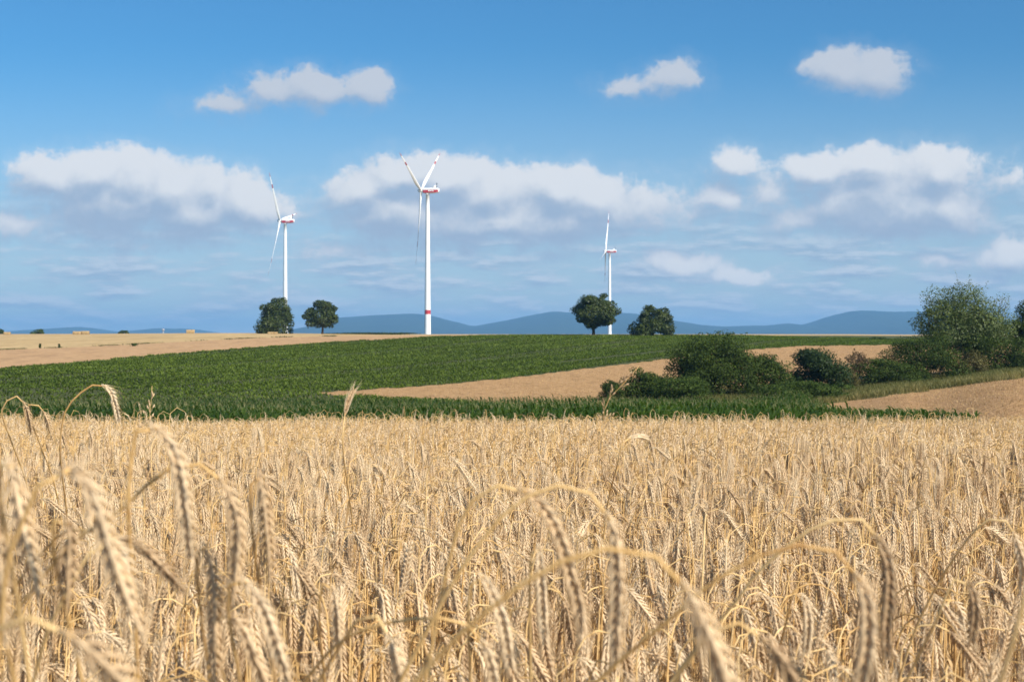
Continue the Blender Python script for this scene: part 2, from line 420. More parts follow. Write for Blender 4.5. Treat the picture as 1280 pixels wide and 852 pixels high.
M['grey'] = plain_mat('dark_grey_metal', (.07, .075, .085), .45, .4)
M['bark'] = plain_mat('bark', (.085, .062, .042), .9, .1, .35, 4.0)
M['bale'] = field_mat('straw_bale', (.34, .235, .115), (.46, .33, .17), (.30, .20, .09), 9, 1.0)
M['twine'] = plain_mat('bale_twine', (.25, .20, .10), .8)
M['stone'] = plain_mat('far_concrete', (.30, .30, .31), .8)
M['beet'] = leaf_mat('beet_leaf', [(.068, .100, .010), (.125, .175, .016), (.19, .245, .034)], .42, .3, .5, .06)
M['maize'] = leaf_mat('maize_leaf', [(.026, .060, .008), (.056, .108, .014), (.13, .185, .035)], .35, .3, .5, .3)
M['tassel'] = plain_mat('maize_tassel', (.30, .27, .12), .8)
M['walnut'] = leaf_mat('walnut_leaf', [(.020, .032, .006), (.042, .062, .011), (.10, .125, .026)], .22, .3, .5, .5)
M['dark_leaf'] = leaf_mat('thicket_leaf', [(.020, .034, .006), (.043, .068, .011), (.10, .135, .024)], .25, .12, .55, .5)
M['mid_leaf'] = leaf_mat('bramble_leaf', [(.024, .042, .007), (.048, .078, .012), (.095, .13, .025)], .28, .12, .55, .6)
M['blue_leaf'] = leaf_mat('bluish_leaf', [(.014, .028, .008), (.029, .050, .013), (.065, .095, .026)], .22, .15, .5, .5)
M['willow'] = leaf_mat('willow_leaf', [(.045, .068, .016), (.090, .122, .028), (.18, .215, .065)], .28, .35, .5, .5)
M['olive'] = leaf_mat('olive_leaf', [(.055, .055, .018), (.10, .09, .028), (.17, .15, .05)], .3, .2, .6, .6)
M['rusty'] = leaf_mat('rusty_leaf', [(.09, .055, .03), (.15, .095, .05), (.13, .13, .05)], .3, .2, .6, .8)
M['stubble'] = leaf_mat('stubble_straw', [(.25, .15, .065), (.46, .30, .14), (.66, .47, .25)], .15, .2, .7, .12)
M['verge'] = leaf_mat('verge_grass', [(.065, .085, .018), (.17, .155, .05), (.38, .29, .12)], .3, .2, .6, .25)

# ------------------------------------------------------------------ ground sheet, split along the field edges
def build_ground():
    cols = np.concatenate([np.linspace(-900, -80, 110, endpoint=False), np.arange(-80, 1361, 2.0), np.linspace(1368, 2100, 100)])
    rows = np.concatenate([[-60, -30, -10], np.arange(-2, 24, .5), np.arange(24, 118, .8), np.arange(118, 350, .45), np.geomspace(350, 19500, 110)])
    Pg, Dg = np.meshgrid(cols, rows, indexing='ij')
    Xg = (Pg - 640) / F * np.maximum(Dg, 20.0)
    z = ground(Xg.ravel(), np.maximum(Dg.ravel(), 0.0))
    V = np.stack([Xg.ravel(), Dg.ravel(), z], -1)
    nr = len(rows); i, j = np.meshgrid(np.arange(len(cols) - 1), np.arange(nr - 1), indexing='ij'); i = i.ravel(); j = j.ravel()
    Q = np.stack([i * nr + j, (i + 1) * nr + j, (i + 1) * nr + j + 1, i * nr + j + 1], -1)
    C = V[Q].mean(1)
    reg = np.where(C[:, 1] < 10, 0, classify(C[:, 0], np.maximum(C[:, 1], 8.0)))
    names = ['grain_field_ground', 'maize_field_ground', 'beet_field_ground', 'stubble_slope_ground', 'rough_grass_ground', 'brown_field_ground', 'straw_field_ground', 'far_plain_ground', 'tilled_field_ground']
    mats = ['soil', 'maize_soil', 'beet_soil', 'slope', 'rough', 'brown', 'straw', 'plain', 'tilled']
    for k in range(9):
        q = Q[reg == k]
        if not len(q): continue
        idx, inv = np.unique(q, return_inverse=True)
        mb = MB(); mb.add(V[idx], inv.reshape(-1, 4))
        tag(mb.build(names[k], M[mats[k]], smooth=True), kind='structure')
build_ground()

# ------------------------------------------------------------------ far wooded hills
def hills(name, pts, d, seed):
    r = np.random.default_rng(seed)
    px = np.arange(pts[0][0], pts[-1][0] + .1, 2.0); top = np.interp(px, *np.array(pts, float).T)
    k = np.ones(7) / 7; top = np.convolve(np.pad(top, 3, 'edge'), k, 'valid')
    rough = np.convolve(r.normal(0, 1, len(px) + 8), np.ones(9) / 9, 'valid')[:len(px)] * .5
    zt = EYE - (top + rough - HOR) / F * d
    sec = np.array([-.22, -.16, -.10, -.05, -.02, 0, .03, .08, .15, .22]); hp = np.array([0, .30, .58, .82, .95, 1, .93, .7, .35, 0])
    mb = MB(); Vs = []
    for s, h in zip(sec, hp):
        dd = d * (1 + s); w = np.convolve(r.normal(0, 1, len(px) + 30), np.ones(31) / 31, 'valid')[:len(px)]
        zz = (zt + 12) * np.clip(h * (1 + .5 * w * (1 - h)), 0, 1) - 12
        Vs.append(np.stack([(px - 640) / F * d * np.ones(len(px)), np.full(len(px), dd), zz], -1))
    n = len(px); V = np.concatenate(Vs); i, j = np.meshgrid(np.arange(len(sec) - 1), np.arange(n - 1), indexing='ij'); i = i.ravel(); j = j.ravel()
    mb.add(V, np.stack([i * n + j, i * n + j + 1, (i + 1) * n + j + 1, (i + 1) * n + j], -1))
    tag(mb.build(name, M['forest'], smooth=True), kind='structure')
hills('hills', [(350, 420), (385, 409), (425, 396.5), (470, 394), (512, 391.5), (538, 394), (565, 401), (590, 407.5), (612, 404), (640, 399), (668, 393), (692, 388.5), (722, 391), (760, 390), (795, 392), (830, 398), (870, 405), (905, 408), (930, 407), (955, 407), (984, 404), (1002, 406.5), (1022, 402), (1045, 393), (1062, 389), (1085, 388), (1120, 389.5), (1150, 389), (1185, 392), (1230, 398), (1300, 402), (1400, 399), (1560, 408), (1700, 420)], 11200, 3)
hills('hills', [(-420, 420), (-300, 410), (-160, 414), (-40, 416), (20, 419), (48, 413), (64, 410.2), (78, 413), (90, 408.5), (98, 408), (112, 411), (128, 415), (150, 419), (172, 419.5), (188, 413), (200, 410.3), (232, 410.5), (250, 413), (275, 420)], 12600, 5)

# air: one box of thin haze round everything
def build_haze():
    m = bpy.data.materials.new('air_haze'); m.use_nodes = True; t = m.node_tree; t.nodes.clear(); q = NT(t)
    v = q.n('ShaderNodeVolumePrincipled', {'Color': (.29, .61, 1.0, 1), 'Density': HAZE, 'Anisotropy': .0})
    out = q.n('ShaderNodeOutputMaterial'); t.links.new(v.outputs[0], out.inputs['Volume'])
    mb = MB(); box(mb, (-26000, -70, -23), (26000, 19700, 232))
    tag(mb.build('haze', m), kind='stuff')
HAZE = 9.0e-5
build_haze()

# ------------------------------------------------------------------ wind turbines
def ring_loft(mb, rings, mi=0, cap=True):
    n = len(rings[0]); V = np.concatenate(rings); k = len(rings); Q = []; ms = []
    for i in range(k - 1):
        for j in range(n):
            Q.append((i * n + j, i * n + (j + 1) % n, (i + 1) * n + (j + 1) % n, (i + 1) * n + j)); ms.append(mi if np.isscalar(mi) else mi[i])
    c0 = rings[0].mean(0); c1 = rings[-1].mean(0); V = np.vstack([V, c0, c1]); T = []; L = len(V)
    for j in range(n):
        T.append(((j + 1) % n, j, L - 2)); T.append(((k - 1) * n + j, (k - 1) * n + (j + 1) % n, L - 1))
    mb.add(V, Q, T if cap else None, 0); mb.QM[-1] = np.array(ms)
    if cap: mb.TM[-1] = np.full(len(T), ms[-1])
def blade_mesh(L=70.0):
    mb = MB(); st = np.array([0, .02, .05, .10, .16, .22, .32, .45, .58, .68, .681, .76, .761, .85, .92, .921, .97, 1.0])
    chord = np.interp(st, [0, .05, .12, .2, .3, .5, .75, .93, 1], [2.3, 2.3, 2.9, 3.3, 3.0, 2.3, 1.5, .9, .3])
    thick = np.interp(st, [0, .05, .12, .2, .3, .5, .75, 1], [2.5, 2.45, 1.9, 1.3, .9, .55, .3, .08])
    tw = np.radians(np.interp(st, [0, .2, .5, 1], [42, 38, 32, 27])); bend = -1.8 * st**2
    th = np.arange(14) * 2 * math.pi / 14; rings = []
    for s, c, t, a, b in zip(st, chord, thick, tw, bend):
        rd = np.clip((s - .03) / .15, 0, 1)
        u = np.cos(th) * c * .5 - rd * c * .18; v = np.sin(th) * t * .5 * (1 - .45 * rd * np.cos(th) * -1)
        rings.append(np.stack([b + u * np.sin(a) + v * np.cos(a), u * np.cos(a) - v * np.sin(a), np.full(14, 1.2 + s * (L - 1.2))], -1))
    red = [0 if not (.68 < (st[i] + st[i+1]) / 2 < .7605 or (st[i] + st[i+1]) / 2 > .92) else 1 for i in range(len(st) - 1)]
    ring_loft(mb, rings, red)
    return mb.mesh('blade', [M['white'], M['faded_red']], True)
def tower_mesh(H=132.3):
    mb = MB(); zs = np.array([0, .6, 8, 19, 19.01, 23, 23.01, 40, 60, 80, 100, 120, H - 1.2, H - 1.19, H])
    r = np.interp(zs, [0, .6, 40, H], [3.2, 3.1, 2.6, 1.7]); r[-2:] += .12
    th = np.arange(28) * 2 * math.pi / 28
    rings = [np.stack([q * np.cos(th), q * np.sin(th), np.full(28, z)], -1) for q, z in zip(r, zs)]
    ring_loft(mb, rings, [0, 0, 0, 0, 1, 1] + [0] * 8)
    return mb.mesh('tower', [M['white'], M['red']], True)
def nacelle_mesh():
    """x runs from the rear (+) to the rotor (-); origin at the yaw axis, on the tower top"""
    mb = MB(); xs = np.array([-4.6, -4.3, -3.4, -2.0, 6.0, 9.8, 10.9, 11.2]); w = np.array([1.5, 1.9, 2.05, 2.15, 2.15, 2.0, 1.75, 1.3])
    lo = np.array([.9, .5, .15, .05, .05, .45, 1.0, 1.5]); hi = np.array([4.5, 4.8, 4.95, 5.05, 5.0, 4.75, 4.4, 3.9])
    rings = []
    for x, a, l, h in zip(xs, w, lo, hi):
        m1 = l + .62 * (h - l); m0 = l + .24 * (h - l); c = .22
        yz = [(-a + c, l), (a - c, l), (a, l + c), (a, m0), (a, m1), (a, h - c), (a - c, h), (-a + c, h), (-a, h - c), (-a, m1), (-a, m0), (-a, l + c)]
        rings.append(np.array([(x, y, z) for y, z in yz]))
    n = 12; V = np.concatenate(rings); Q = []; mm = []
    for i in range(len(xs) - 1):
        for j in range(n):
            Q.append((i * n + j, (i + 1) * n + j, (i + 1) * n + (j + 1) % n, i * n + (j + 1) % n)); mm.append(1 if j in (2, 3, 9, 10) and 1 <= i <= 5 else 0)
    T = []; V = np.vstack([V, rings[0].mean(0), rings[-1].mean(0)]); L = len(V); k = (len(xs) - 1) * n
    for j in range(n): T.append((j, (j + 1) % n, L - 2)); T.append((k + (j + 1) % n, k + j, L - 1))
    mb.add(V, Q, T, 0); mb.QM[-1] = np.array(mm)
    # white lettering block on both flanks: a row of short strokes, too far away to be read
    x = 1.2
    for w_ in (.55, .5, .62, .5, .58, .5, .6):
        for s in (-1, 1):
            box(mb, (x, s * 2.16 - .03, 1.55), (x + w_, s * 2.16 + .03, 2.75), 0)
        x += w_ + .22
    return mb.mesh('nacelle', [M['white'], M['red']])
def cooler_mesh():
    mb = MB(); V = [(4.2, -1.5, 5.0), (8.0, -1.5, 5.0), (8.0, 1.5, 5.0), (4.2, 1.5, 5.0), (7.6, -1.4, 7.3), (8.1, -1.4, 7.3), (8.1, 1.4, 7.3), (7.6, 1.4, 7.3)]
    mb.add(V, [(0, 3, 2, 1), (4, 5, 6, 7), (0, 1, 5, 4), (1, 2, 6, 5), (2, 3, 7, 6), (3, 0, 4, 7)], None, 0)
    return mb.mesh('cooler_hood', [M['white']])
def mast_mesh():
    mb = MB(); tube(mb, [(9.0, 0, 4.8), (9.0, 0, 9.3)], .28, 6); tube(mb, [(9.0, -1.3, 8.6), (9.0, 1.3, 8.6)], .16, 6)
    box(mb, (8.75, -1.45, 8.6), (9.25, -1.1, 9.4)); box(mb, (8.75, 1.1, 8.6), (9.25, 1.45, 9.4))
    return mb.mesh('sensor_mast', [M['grey']])
def hub_mesh():
    mb = MB(); xs = np.array([1.9, 1.5, .4, -.8, -1.8, -2.6, -3.1, -3.35]); r = np.array([1.5, 1.75, 2.05, 2.1, 1.9, 1.4, .8, .15]); th = np.arange(20) * 2 * math.pi / 20
    ring_loft(mb, [np.stack([np.full(20, x), q * np.cos(th), q * np.sin(th)], -1) for x, q in zip(xs, r)], 0)
    return mb.mesh('rotor_hub', [M['white']], True)
TBM = dict(tower=tower_mesh(), nacelle=nacelle_mesh(), cooler=cooler_mesh(), mast=mast_mesh(), hub=hub_mesh(), blade=blade_mesh())
def turbine(px, d, psi, phi0, label):
    x, y, z = at(px, d)
    root = empty('wind_turbine', (x, y, z - .3), -R(psi))
    tag(root, label, 'wind turbine', 'wind turbines beyond the fields')
    link_mesh('tower', TBM['tower'], root)
    na = link_mesh('nacelle', TBM['nacelle'], root); na.location = (0, 0, 132.3)
    co = link_mesh('cooler_hood', TBM['cooler'], na); ma = link_mesh('sensor_mast', TBM['mast'], na)
    tilt = R(5)
    hub = link_mesh('rotor_hub', TBM['hub'], root); hub.location = (-6.6, 0, 135.2); hub.rotation_euler = (0, tilt, 0)
    for k in range(3):
        b = link_mesh('blade', TBM['blade'], root); b.location = hub.location
        # local: axis -x, up z, image-right direction is +y of the turned frame
        b.rotation_euler = (Matrix.Rotation(tilt, 4, 'Y') @ Matrix.Rotation(-R(phi0 + 120 * k), 4, 'X')).to_euler()
    return root
turbine(534.5, 1335, 14, -67, 'largest white wind turbine, red band low on its tower, two blades in a V')
turbine(356.5, 1690, 9, -42, 'white wind turbine rising behind a round tree beside the straw field')
turbine(762, 2300, 9, 15, 'smallest looking white wind turbine, tower hidden by a round tree, blades nearly edge on')

# ------------------------------------------------------------------ trees and shrubs
def leaf_cloud(mb, C, N, size, r, a, mi=0):
    """one bent diamond leaf spray per point, facing roughly along N"""
    n = len(C)
    Nn = nrm(N + r.normal(0, .55, (n, 3)))
    t = nrm(np.cross(Nn, r.normal(0, 1, (n, 3)))); b = np.cross(Nn, t)
    s = size * r.uniform(.6, 1.35, (n, 1)); w = s * r.uniform(.45, .8, (n, 1))
    V = np.stack([C - t * s, C + b * w + Nn * s * .12, C + t * s, C - b * w + Nn * s * .12], 1).reshape(-1, 3)
    Q = np.arange(n * 4).reshape(-1, 4)
    mb.add(V, Q, None, mi, np.repeat(a, 4))
def crown_points(r, lobes, n, shell=.62):
    L = np.array(lobes, float); wgt = (L[:, 3] * L[:, 4] + L[:, 4] * L[:, 5] + L[:, 3] * L[:, 5]); k = r.choice(len(L), n, p=wgt / wgt.sum())
    u = nrm(r.normal(0, 1, (n, 3))); rad = r.uniform(shell**3, 1.12, (n, 1)) ** (1 / 3)
    rad *= 1 + .16 * np.sin(u[:, :1] * 7 + k[:, None]) * np.cos(u[:, 2:] * 6 + 2 * k[:, None])
    return L[k, :3] + u * rad * L[k, 3:6], u, k
def tree(name, cat, label, px, d, wpx, hpx, mat, n, leaf, seed, trunk=.16, lobes=26, fill=.36, base=.06, group=None, dpx=0, top=.5, sprays=0, flat=1.0, dens_var=.35, bark='bark', dens=1.9, core=.6):
    """wpx, hpx: width and height as they appear in the photo, turned into metres at distance d. base: bare share of the height under the crown."""
    r = np.random.default_rng(seed); x, y, z = at(px, d)
    n = int(n * dens * 1.6); leaf = leaf * .58
    Wm, Hm = wpx / F * d * 1.22, hpx / F * d * 1.05
    root = empty(name, (x, y, z)); tag(root, label, cat, group)
    z0 = base * Hm; hz = (Hm - z0) / 2; cz = z0 + hz; rx = Wm / 2
    Ls = []
    for i in range(lobes):
        u = nrm(r.normal(0, 1, 3)); rr = r.uniform(.35, .80)
        zz = u[2] * rr; shrink = 1 - max(0, zz) * top * .6
        s = fill * r.uniform(.7, 1.25) * (1 - .35 * rr)
        c = np.array([u[0] * rr * rx * shrink, u[1] * rr * rx * .9 * flat, cz + zz * hz])
        Ls.append((*c, s * rx, s * rx * .95 * flat, s * hz * .95))
    Ls.append((0, 0, cz - .1 * hz, rx * core, rx * core * flat, hz * core * 1.1))
    if base == 0:                    # shrubs are leafy down to the ground
        for i in range(max(7, lobes // 3)):
            an = r.uniform(0, 2 * math.pi); q = r.uniform(.35, .86); w = r.uniform(.20, .34)
            Ls.append((math.cos(an) * q * rx, math.sin(an) * q * rx * .9 * flat, Hm * r.uniform(.10, .26), w * rx, w * rx * flat, Hm * r.uniform(.17, .30)))
    C, U, k = crown_points(r, Ls, n)
    keep = (C[:, 2] > z0 * .6) & (r.uniform(0, 1, n) > dens_var * (np.sin(C[:, 0] * 2.3 / max(rx, 1) * 2 + C[:, 2] * 1.7) > .55))
    C, U, k = C[keep], U[keep], k[keep]
    mb = MB(); lob_t = r.uniform(-.18, .18, len(Ls))
    a = np.clip(r.uniform(0, 1, len(C)) * .8 + .1 + lob_t[k], 0, 1)
    leaf_cloud(mb, C, U + np.array([0, 0, .45]), leaf, r, a)
    tops = []
    if sprays:
        for i in range(sprays):      # upright whips that fray the outline
            an = r.uniform(0, 2 * math.pi); q = r.uniform(.15, .95); b0 = np.array([math.cos(an) * q * rx * .75, math.sin(an) * q * rx * .6, cz + hz * r.uniform(-.3, .55) * (1 - .3 * q)])
            ln = hz * r.uniform(.35, .75) * (1.05 - .45 * q); di = nrm(np.array([math.cos(an) * q * .5, math.sin(an) * q * .4, 1.0]) + r.normal(0, .10, 3))
            m = 34; t = r.uniform(0, 1, m)[:, None]; pts = b0 + di * t * ln + r.normal(0, .028 * Hm, (m, 3)) * (1.15 - t)
            leaf_cloud(mb, pts, np.tile(di, (m, 1)) + r.normal(0, .8, (m, 3)), leaf * .9, r, np.clip(r.uniform(.2, 1, m), 0, 1)); tops.append((b0, b0 + di * ln * .8))
    tb = MB(); tr = trunk * Hm * .16 + .03
    top_z = cz + .25 * hz
    spine = np.array([[0, 0, -.15], [0, 0, z0 * .5], [r.normal(0, .03) * rx, r.normal(0, .03) * rx, z0 + .2 * hz], [r.normal(0, .08) * rx, r.normal(0, .08) * rx, top_z]])
    sp, _ = catmull(spine, 10); tube(tb, sp, np.linspace(tr * 1.15, tr * .3, 10), 8)
    for L in Ls[:min(len(Ls), 14)]:
        c = np.array(L[:3]); st = sp[r.integers(3, 8)]; mid = st * .45 + c * .55 + np.array([0, 0, -.06 * Hm])
        lp, _ = catmull([st, mid, c], 7); tube(tb, lp, np.linspace(tr * .42, tr * .08, 7), 5)
    for b0, b1 in tops[:40]:
        tube(tb, [sp[5], b0, b1], [tr * .25, tr * .12, tr * .03], 4)
    tb.build('trunk', M[bark], root, True)
    mb.build('crown', M[mat], root)
    return root
G4 = 'round trees along the ridge'
tree('round_tree', 'tree', 'dark round tree leafy to the ground, hiding the foot of a turbine tower', 346, 402, 50, 48, 'walnut', 5600, .42, 11, .20, 30, base=0, dens=2.0, core=.62, fill=.27, group=G4, top=.75)
tree('round_tree', 'tree', 'smaller dark tree with a clear short trunk at the end of the straw field', 403, 402, 48, 42, 'walnut', 4200, .40, 12, .17, 26, base=.08, dens=2.0, core=.62, fill=.28, group=G4, top=.6)
tree('round_tree', 'tree', 'broad dark tree on the ridge with the smallest turbine tower rising behind it', 742, 312, 68, 57, 'walnut', 7000, .34, 13, .18, 34, base=.07, dens=2.0, core=.62, fill=.25, group=G4, top=.8)
tree('round_tree', 'tree', 'low round tree alone against the blue hills right of the smallest turbine', 817, 314, 50, 41, 'walnut', 5600, .32, 14, .16, 28, base=.0, dens=2.0, core=.62, fill=.27, group=G4, top=.8)
GF = 'far bushes on the horizon'
tree('bush', 'bush', 'tiny dark bush on the horizon behind the paired bales', 48, 650, 17, 7, 'dark_leaf', 700, .45, 21, .1, 9, base=0, group=GF)
tree('bush', 'bush', 'tiny flat bush on the horizon between the bales', 154, 660, 13, 4.5, 'dark_leaf', 500, .45, 22, .1, 8, base=0, group=GF)
tree('bush', 'bush', 'tiny dark bush on the horizon at the very left edge', 0, 640, 10, 8, 'dark_leaf', 500, .45, 23, .1, 8, base=0, group=GF)
tree('bush', 'bush', 'flat little bush on the crest beside the large willow like tree', 1098, 322, 26, 3.5, 'dark_leaf', 700, .25, 24, .1, 8, base=0, group=GF)
tree('bush', 'bush', 'thin dark hedge line running along the crest below the tallest turbine', 470, 430, 120, 2.6, 'dark_leaf', 1800, .30, 25, .06, 40, base=0, group=GF, flat=.05)
GS = 'shrubs of the thicket behind the maize'
S = lambda *a, **k: tree('shrub', 'shrub', *a, group=GS, **k)
S('small dark shrub at the left end of the thicket', 766, 133, 30, 29, 'dark_leaf', 1500, .14, 31, .1, 12, base=0)
S('dark shrub with a brownish flank, second from the left end of the thicket', 806, 134, 66, 41, 'dark_leaf', 3400, .15, 32, .1, 22, base=0)
S('low light green bramble in front of the largest shrub mound', 852, 131, 92, 33, 'mid_leaf', 4200, .14, 33, .08, 26, base=0, top=.3)
S('largest rounded shrub mound of the thicket, very dark', 893, 141, 108, 82, 'dark_leaf', 14500, .16, 34, .1, 60, base=0, top=.8, fill=.40, dens_var=.1)
S('dark shrub leaning on the right flank of the largest mound', 955, 143, 78, 56, 'dark_leaf', 5200, .15, 35, .1, 26, base=0, top=.8)
S('low wide bright green bramble at the foot of the bluish round shrub', 1002, 129, 120, 27, 'mid_leaf', 4800, .14, 36, .06, 30, base=0, top=.3)
S('bluish dark round shrub standing clear against the tan slope', 1021, 150, 76, 64, 'blue_leaf', 6200, .19, 37, .12, 20, base=0, top=.6, fill=.42, core=.4)
tree('small_tree', 'tree', 'thin rusty brown little tree between the bluish shrub and the hedge', 1072, 156, 36, 48, 'rusty', 900, .14, 38, .07, 16, base=.25, fill=.30, sprays=10)
S('low brownish shrub beside the rusty little tree', 1060, 152, 34, 26, 'olive', 1300, .13, 39, .08, 12, base=0)
S('low dark hedge shrub left of the large willow like tree', 1108, 156, 84, 36, 'dark_leaf', 5200, .15, 40, .08, 30, base=0, top=.5, dens_var=.1)
S('dense mid height shrub under the left side of the large willow like tree', 1158, 160, 98, 60, 'dark_leaf', 8000, .15, 41, .08, 40, base=0, top=.5, dens_var=.1)
tree('willow_tree', 'tree', 'large loose grey green tree with upright sprays, tallest plant in the thicket', 1206, 168, 126, 112, 'willow', 16000, .17, 42, .13, 56, base=.03, fill=.34, sprays=60, top=.35, dens_var=.2, core=.74)
S('yellowish olive shrub in front of the large tree', 1214, 159, 40, 36, 'olive', 1800, .14, 43, .08, 14, base=0)
S('dark shrub filling the foot of the large tree on its right', 1247, 163, 84, 50, 'dark_leaf', 5200, .16, 44, .08, 26, base=0, top=.5)
tree('leafy_tree', 'tree', 'dark leafy tree cut by the right edge of the picture', 1300, 170, 84, 84, 'dark_leaf', 8000, .19, 45, .12, 34, base=.05, top=.5)

# ------------------------------------------------------------------ straw bales, weeds, far tower
def bale_mesh():
    mb = MB(); lx, ly, lz, c = 1.3, .62, 1.25, .06
    prof = [(-ly + c, 0), (ly - c, 0), (ly, c), (ly, lz - c), (ly - c, lz), (-ly + c, lz), (-ly, lz - c), (-ly, c)]
    xs = [-lx, -lx + c, -.4, .4, lx - c, lx]; sc = [.94, 1, 1.01, .99, 1, .94]
    ring_loft(mb, [np.array([(x, y * s, lz / 2 + (z - lz / 2) * s) for y, z in prof]) for x, s in zip(xs, sc)], 0)
    tw = MB()
    for x in (-.8, -.4, 0, .4, .8):
        loop = [(x, y * 1.012, lz / 2 + (z - lz / 2) * 1.015) for y, z in prof]; tube(tw, loop + loop[:1], .012, 4)
    return mb.mesh('straw_block', [M['bale']]), tw.mesh('twine', [M['twine']])
BM_, TWM = bale_mesh()
for px, d, rz, s, lab in ((96, 505, .05, 1.15, 'left one of two square straw bales lying end to end below the blue hill'), (106.5, 507, -.04, 1.2, 'right one of two square straw bales lying end to end below the blue hill'),
                     (238, 520, .25, 1.3, 'single square straw bale on the skyline of the straw field'), (9, 520, .1, 1.0, 'square straw bale near the left edge of the picture'),
                     (338, 380, .1, .62, 'square straw bale lying left at the foot of the leftmost round tree'), (343.5, 381, -.06, .62, 'square straw bale lying right at the foot of the leftmost round tree')):
    o = empty('straw_bale', at(px, d, -.03), rz); o.scale = (s * .9, s * .9, s * .8); tag(o, lab, 'straw bale', 'straw bales on the straw field')
    link_mesh('straw_block', BM_, o); link_mesh('twine', TWM, o)
def weed(px, d, h, w, label, seed):
    r = np.random.default_rng(seed); mb = MB(); root = empty('weed', at(px, d)); tag(root, label, 'weed', 'weeds on the field edge')
    for i in range(5):
        q = r.normal(0, w * .25, 2); tube(mb, [(q[0] * .3, q[1] * .3, -.05), (q[0], q[1], h * r.uniform(.7, 1))], .03, 4)
    mb.build('stem', M['bark'], root)
    n = 160; t = r.uniform(.1, 1, n); C = np.stack([r.normal(0, w * .3, n), r.normal(0, w * .3, n), t * h], -1)
    lb = MB(); leaf_cloud(lb, C, r.normal(0, 1, (n, 3)), .14, r, r.uniform(0, .8, n)); lb.build('foliage', M['dark_leaf'], root)
for i, (px, d, h, w, lab) in enumerate(((50, 268, .8, .25, 'upright dark weed alone in the straw field, left one of a pair'), (74, 268, .7, .22, 'upright dark weed alone in the straw field, right one of a pair'),
        (168, 270, .5, .9, 'low dark weed clump on the field edge right of the two upright weeds'))):
    weed(px, d, h, w, lab, 60 + i)
def far_tower():
    root = empty('water_tower', at(204, 3200, -.5)); tag(root, 'tiny grey water tower on the horizon in front of a blue hill', 'tower')
    mb = MB(); th = np.arange(14) * 2 * math.pi / 14
    ring_loft(mb, [np.stack([r * np.cos(th), r * np.sin(th), np.full(14, z)], -1) for r, z in ((2.2, 0), (1.6, 2), (1.5, 9))], 0); mb.build('shaft', M['stone'], root)
    mb = MB(); ring_loft(mb, [np.stack([r * np.cos(th), r * np.sin(th), np.full(14, z)], -1) for r, z in ((1.6, 9), (3.2, 11), (3.2, 14), (.3, 15.6))], 0); mb.build('tank', M['stone'], root)
far_tower()

# ------------------------------------------------------------------ crops and grass of the middle distance (uncountable)
def leaf_quads(base, az, length, width, el0, droop, seg=2):
    """arched leaves as ribbons: base (n,3), az, length, width, el0 = start elevation, droop = bend per segment"""
    n = len(base); h = np.stack([np.cos(az), np.sin(az), np.zeros(n)], -1); s = np.stack([-np.sin(az), np.cos(az), np.zeros(n)], -1)
    p = base.copy(); el = el0.copy(); ws = np.interp(np.linspace(0, 1, seg + 1), [0, .45, 1], [.5, 1, .12]); rows = []
    for i in range(seg + 1):
        rows += [p - s * (width * ws[i] / 2)[:, None], p + s * (width * ws[i] / 2)[:, None]]
        d = h * np.cos(el)[:, None] + np.array([0, 0, 1.]) * np.sin(el)[:, None]
        p = p + d * (length / seg)[:, None]; el = el - droop
    m = 2 * (seg + 1); V = np.stack(rows, 1).reshape(-1, 3); b = np.arange(n)[:, None] * m
    Q = np.concatenate([np.stack([b[:, 0] + 2*i, b[:, 0] + 2*i + 1, b[:, 0] + 2*i + 3, b[:, 0] + 2*i + 2], -1) for i in range(seg)])
    return V, Q, m
def beet_crop():
    r = np.random.default_rng(101); dr = np.array([.42, .907]); pr = np.array([.907, -.42])     # rows run up the slope
    a, b = np.meshgrid(np.arange(-230, 160, .60), np.arange(60, 345, .42), indexing='ij')
    a = a.ravel() + r.normal(0, .03, a.size); b = b.ravel() + r.normal(0, .10, b.size)
    X = pr[0] * a + dr[0] * b; Y = pr[1] * a + dr[1] * b
    px = 640 + F * X / np.maximum(Y, 1); k = (Y > 117) & (Y < 345) & (px > -130) & (px < 1330); X, Y, px = X[k], Y[k], px[k]
    k = classify(X, Y) == 2; X, Y, px = X[k], Y[k], px[k]
    z = ground(X, Y); py = HOR + F * (EYE - z) / Y
    # worked gaps: narrow bare lines left by the tractor
    gap = np.zeros(len(X), bool)
    for x0, y0, x1, y1, w in ((700, 453, 872, 434.5, 1.0), (690, 441, 810, 429.5, .45), (-60, 488.5, 130, 485, .8), (560, 452, 700, 443, .35)):
        gap |= (px > x0) & (px < x1) & (np.abs(py - np.interp(px, [x0, x1], [y0, y1])) < w)
    am = np.mod(pr[0] * X + pr[1] * Y + 4, 24.0); gap |= (np.abs(am - 3) < .5) | (np.abs(am - 5.0) < .5)
    poor = (py > 487) & (px < 430)
    k = ~gap & (r.uniform(0, 1, len(X)) > np.where(poor, .45, .04)); X, Y, z = X[k], Y[k], z[k]
    n = len(X); mb = MB(); tone = .52 + .16 * np.sin(X * .05 + 1) * np.cos(Y * .043) + .22 * np.sin((pr[0] * X + pr[1] * Y) * 1.05) + r.normal(0, .12, n)
    for i in range(4):
        az = r.uniform(0, 2 * math.pi, n); L = r.uniform(.20, .36, n)
        V, Q, m = leaf_quads(np.stack([X, Y, z], -1), az, L, L * .52, r.uniform(.75, 1.35, n), r.uniform(.35, .8, n), 2)
        mb.add(V, Q, None, 0, np.repeat(np.clip(tone + r.normal(0, .12, n), 0, 1), m))
    tag(mb.build('beet_crop', M['beet']), 'dense green leafy beet crop covering the slope below the ridge', 'crop', kind='stuff'); return n
